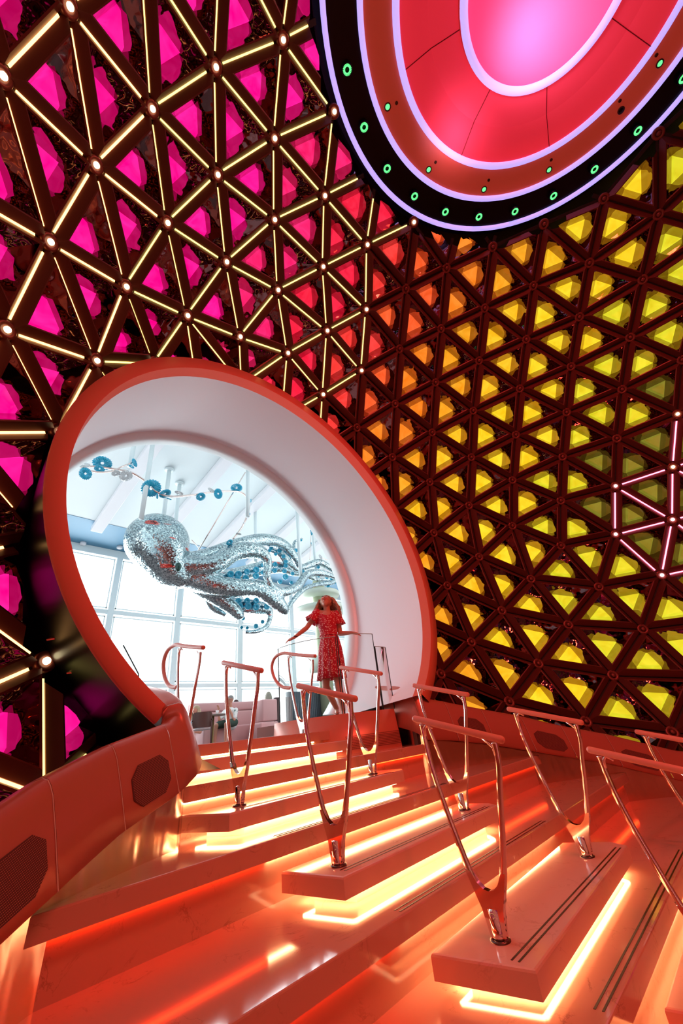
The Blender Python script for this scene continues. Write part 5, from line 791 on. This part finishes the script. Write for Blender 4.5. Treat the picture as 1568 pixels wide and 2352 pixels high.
# hair: cap plus wavy locks
hair = mat('blond_wavy_hair', (.42,.22,.11), .45); noisy(hair, (.20,.085,.045), (.62,.38,.22), 22, .35, .7); bump(hair, 60, .6, .01, sc3=(1, 1, .2))
g = B(); rnd = random.Random(3)
capc = hd-fwd*.03+top*.03
ball(g, W3(capc), .104, 20, (1, 1, 1))
for k in range(64):
    a = -2.25+4.5*k/63; st = capc+side*math.sin(a)*.088-fwd*math.cos(a)*.080+top*(.03 if abs(a) > 1.6 else .0)
    if abs(a) > 1.75: st = capc+side*math.copysign(.088, a)+fwd*.035+top*.02
    L = .28+rnd.uniform(-.05,.05); pts = []; rr = []; out = (st-capc); out.z = 0; out.normalize(); ph = rnd.uniform(0, 6)
    for j in range(9):
        f = j/8; p = st+out*(.045*math.sin(f*2.6)+.03*f)+Vector((0,0,-L*f))+side*.014*math.sin(ph+f*9)+VD*.012*math.cos(ph+f*9)+(side*math.copysign(.05,a)*f); pts.append(W3(p)); rr.append(.022*(1-.55*f)*rnd.uniform(.8,1.2))
    tube(g, pts, rr, 6)
obj('hair', g, hair, w, True)
# dress
dress = mat('red_floral_dress', (.62,.02,.03), .7)
v = nd(dress, 'ShaderNodeTexVoronoi', Scale=38); v.inputs['Randomness'].default_value = .75; lk(dress, tc(dress), v.inputs['Vector']); r = nd(dress, 'ShaderNodeValToRGB'); e = r.color_ramp.elements
e[0].position = .30; e[0].color = (.80,.55,.50,1); e[1].position = .36; e[1].color = (.50,.008,.03,1); lk(dress, v.outputs['Distance'], r.inputs['Fac']); lk(dress, r.outputs['Color'], bsdf(dress).inputs['Base Color'])
def ringpts(c, rx, ry, n, flute=0, ph=0, nfl=11, drop=0):
    return [c+VR*math.cos(2*PI*k/n)*rx*(1+flute*math.sin(nfl*2*PI*k/n+ph))+VD*math.sin(2*PI*k/n)*ry*(1+flute*math.sin(nfl*2*PI*k/n+ph))+Vector((0,0,drop*math.sin(3*2*PI*k/n))) for k in range(n)]
def loft(rows, close=False):
    g = B(); R_ = [[g.verts.new(W3(p)) for p in row] for row in rows]; n = len(R_[0])
    for a, b in zip(R_, R_[1:]):
        for k in range(n): g.faces.new((a[k], a[(k+1) % n], b[(k+1) % n], b[k]))
    return g
nn = 88; secs = [(J(751,1404), .070, .06, 0), (J(751,1410), .135, .085, 0), (J(751,1420), .150, .115, 0), (J(752,1434,.02), .150, .128, 0), (J(754,1448), .135, .115, 0), (J(755,1459), .128, .105, .005), (J(757,1470), .142, .120, .02), (J(758,1490), .170, .145, .03), (J(760,1515), .182, .155, .045), (J(761,1540), .192, .165, .06), (J(762,1560), .205, .178, .07)]
rows = [ringpts(c, rx, ry, nn, fl) for c, rx, ry, fl in secs]
# v neckline: pull the front of the top ring down
for row, dz in ((rows[0], .10), (rows[1], .05)):
    for k in range(nn):
        ang = 2*PI*k/nn; fr = max(0, -math.sin(ang))**6; row[k] = row[k]-Vector((0,0,dz*fr))-VD*.03*fr
dr = obj('dress', loft(rows), dress, w, True); sld = dr.modifiers.new('thick', 'SOLIDIFY'); sld.thickness = .004
for sh_, el_, sg in ((shL, elL, -1), (shR, elR, 1)):
    ax = (el_-sh_).normalized(); s1 = ax.orthogonal().normalized(); s2 = ax.cross(s1); rows = []
    for f, q in ((-.25, .058), (0, .070), (.25, .068), (.5, .078), (.78, .098)):
        c = sh_+ax*f*.20; rows.append([c+(s1*math.cos(2*PI*k/40)+s2*math.sin(2*PI*k/40))*q*(1+(.10*math.sin(7*2*PI*k/40) if f > .4 else 0)) for k in range(40)])
    o = obj('sleeve', loft(rows), dress, w, True); sl = o.modifiers.new('thick', 'SOLIDIFY'); sl.thickness = .003
g = B(); wc = J(755,1460); rws = ringpts(wc, .133, .110, 40); tube(g, [W3(p) for p in rws+[rws[0]]], .010, 8); tube(g, [W3(J(757,1461,.12)), W3(J(762,1480,.15)), W3(J(765,1500,.17))], .006, 6); tube(g, [W3(J(756,1461,.12)), W3(J(755,1485,.16)), W3(J(757,1505,.17))], .006, 6); obj('belt', g, dress, w, True)
for an, nm in ((anL, 0), (anR, 1)):
    g = B(); b = an-Vector((0,0,.055)); capsule(g, W3(b+VD*.04-Vector((0,0,.02))), W3(b-VD*.13-Vector((0,0,.03))), .036, .030, 12); 
    for v_ in g.verts: v_.co.z = min(v_.co.z, W3(b).z-.012)
    tube(g, [W3(b+VD*.05+VR*.03), W3(b+VD*.06+Vector((0,0,.03))), W3(b+VD*.05-VR*.03)], .008, 8); obj('sandal', g, mat('dark_sandal', (.06,.025,.02), .5), w, True)
g = B(); wr = elL+(wrL-elL)*.93; rr = ringpts(wr, .028, .028, 20); tube(g, [W3(p) for p in rr+[rr[0]]], .005, 6); obj('bracelet', g, M['black'], w, True)
# ---------------------------------------------------------------- people in the lounge
def sit(px, py, Y, label, shirt, hairm, hairf, legs=True, cap=None, face=(-1, -.2), shorts=None, hold=False):
    hd = onY(px, py, Y); F = Vector((face[0], face[1], 0)).normalized(); S_ = F.cross(Vector((0,0,1))); U_ = Vector((0,0,1))
    base = Vector((hd.x, hd.y, FZ)); r = thing('person', base, label, 'person')
    hipc = hd-F*.08-U_*.72; hipc.z = max(hipc.z, FZ+.56); nk = hd-U_*.16-F*.03; cs = nk-U_*.14
    A = [(hd-F*.01, hd+U_*.03-F*.015, .088, .086), (hd+F*.03-U_*.06, hd+F*.02, .05, .065), (hd+F*.095+U_*.005, hd+F*.105-U_*.02, .011, .014), (nk, hd-U_*.08, .052, .05), (cs, nk, .08, .05)]
    for sg in (-1, 1): A.append((hd+S_*sg*.085, hd+S_*sg*.088+U_*.02, .014, .015))
    if legs:
        for sg in (-1, 1):
            h = hipc+S_*sg*.10; k = h+F*.42+S_*sg*.08; k.z = FZ+.52; an = k+F*.02; an.z = FZ+.10; A += [(h, k, .09, .062), (k, an, .058, .036), (an-U_*.05, an-U_*.06+F*.15, .036, .030)]
    arms = []
    for sg in (-1, 1):
        sh = cs+S_*sg*.19+U_*.02; el = sh-U_*.24+F*.10+S_*sg*.03
        wr = (hd+F*.14-U_*.12+S_*sg*.02) if hold else el+F*.24+U_*.02-S_*sg*.06
        if hold and sg > 0: el = sh-U_*.20+F*.24; wr = el+U_*.24+F*.04
        arms.append((sh, el, wr)); A += [(sh, el, .050, .040), (el, wr, .040, .026)]
        d = (wr-el).normalized(); s3 = d.cross(F if abs(d.dot(F)) < .8 else U_).normalized(); pal = wr+d*.07; A.append((wr, pal, .025, .026))
        for o in (-.026, -.009, .009, .026): A.append((pal+s3*o, pal+s3*o+d*.04+F*.01, .011, .009)); A.append((pal+s3*o+d*.04+F*.01, pal+s3*o+d*.055+F*.035, .009, .008))
        A.append((wr+d*.02+s3*.02, wr+d*.05+s3*.05, .012, .010))
    person_body('body', A, skin, r, .012, 3)
    g = B(); capsule(g, W3(cs-U_*.02-S_*.13), W3(cs-U_*.02+S_*.13), .10, .10); capsule(g, W3(cs-U_*.05), W3(hipc), .17, .19)
    for sh, el, wr in arms: capsule(g, W3(sh), W3(sh+(el-sh)*.75), .068, .066)
    o = obj('shirt', g, shirt, r, True); remesh(o, .018, 4)
    if shorts and legs:
        g = B()
        for sg in (-1, 1): h = hipc+S_*sg*.10; k = h+F*.40+S_*sg*.08; k.z = FZ+.53; capsule(g, W3(h), W3(h+(k-h)*.8), .115, .098)
        o = obj('shorts', g, shorts, r, True); remesh(o, .018, 3)
    hairf(r, hd, F, S_, U_, hairm); return r, hd, F, S_, U_
def short_hair(r, hd, F, S_, U_, m):
    g = B(); ball(g, W3(hd-F*.025+U_*.04), .092, 18); obj('hair', g, m, r, True)
def long_hair(r, hd, F, S_, U_, m):
    g = B(); rn = random.Random(5); c = hd-F*.03+U_*.03; ball(g, W3(c), .098, 18)
    for k in range(34):
        a = -2.1+4.2*k/33; st = c+S_*math.sin(a)*.085-F*math.cos(a)*.078; L = .30+rn.uniform(-.04,.04)
        tube(g, [W3(st+U_*0), W3(st-U_*L*.4+(st-c)*.25), W3(st-U_*L*.8+(st-c)*.2+S_*rn.uniform(-.02,.02)), W3(st-U_*L+(st-c)*.1)], [.026,.026,.02,.006], 6)
    obj('hair', g, m, r, True)
def cap_hair(r, hd, F, S_, U_, m):
    g = B(); ball(g, W3(hd-F*.02+U_*.02), .092, 16); obj('hair', g, mat('dark_hair', (.05,.03,.02), .6), r, True)
    g = B(); ball(g, W3(hd-F*.005+U_*.045), .106, 20, (1,1,.8)); ball(g, W3(hd+F*.12+U_*.035), .075, 16, (1,1,.12)); obj('cap', g, m, r, True)
shirt = mat('white_palm_shirt', (.80,.82,.80), .8)
v = nd(shirt, 'ShaderNodeTexVoronoi', Scale=7.5); lk(shirt, tc(shirt), v.inputs['Vector']); rmp = nd(shirt, 'ShaderNodeValToRGB'); e = rmp.color_ramp.elements; e[0].position = .20; e[0].color = (.10,.22,.18,1); e[1].position = .26; e[1].color = (.80,.83,.82,1)
nz = nd(shirt, 'ShaderNodeTexNoise', Scale=30); lk(shirt, tc(shirt), nz.inputs['Vector']); ad2 = nd(shirt, 'ShaderNodeMath', operation='MULTIPLY_ADD'); ad2.inputs[1].default_value = .35; lk(shirt, nz.outputs['Fac'], ad2.inputs[0]); lk(shirt, v.outputs['Distance'], ad2.inputs[2]); lk(shirt, ad2.outputs[0], rmp.inputs['Fac']); e[0].position = .36; e[1].position = .42
lk(shirt, rmp.outputs['Color'], bsdf(shirt).inputs['Base Color'])
man, hd_, F_, S2, U2 = sit(528, 1608, 11.1, 'grey-haired seated man with glasses, white palm-print shirt and dark green shorts', shirt, mat('grey_hair', (.28,.27,.26), .7), short_hair, True, face=(-1,-.35), shorts=mat('dark_green_shorts', (.03,.06,.045), .8), hold=True)
g = B()
for sg in (-1, 1):
    c = hd_+F_*.098+S2*sg*.034+U2*.012; tube(g, [W3(c+S2*.026*math.cos(q)+U2*.018*math.sin(q)) for q in [2*PI*k/12 for k in range(13)]], .0035, 6); tube(g, [W3(c+S2*sg*.026), W3(hd_+S2*sg*.088+U2*.012)], .003, 6)
obj('glasses', g, mat('dark_glasses', (.03,.04,.07), .3), man)
sit(449, 1632, 10.9, 'woman with long light hair in a blue top sitting left of the armchair', mat('light_blue_top', (.12,.36,.48), .8), mat('light_hair', (.42,.32,.20), .6), long_hair, True, face=(-.9,-.5), shorts=mat('blue_shorts', (.10,.34,.50), .8))
sit(471, 1629, 12.9, 'person in a dark green cap behind the long-haired woman', mat('grey_top', (.4,.42,.42), .8), mat('dark_green_cap', (.008,.14,.12), .7), cap_hair, True, face=(.6,-.8))
sit(542, 1617, 12.6, 'dark-haired head just behind the shoulder of the man in the palm shirt', mat('dark_top', (.08,.05,.06), .8), mat('dark_brown_hair', (.06,.03,.03), .6), short_hair, True, face=(.7,.6))
sit(616, 1598, 12.6, 'head with straight ash-blond hair seen from behind above the pink booth', mat('pale_top', (.5,.5,.5), .8), mat('ash_blond_hair', (.34,.32,.26), .6), long_hair, True, face=(.5,.85))
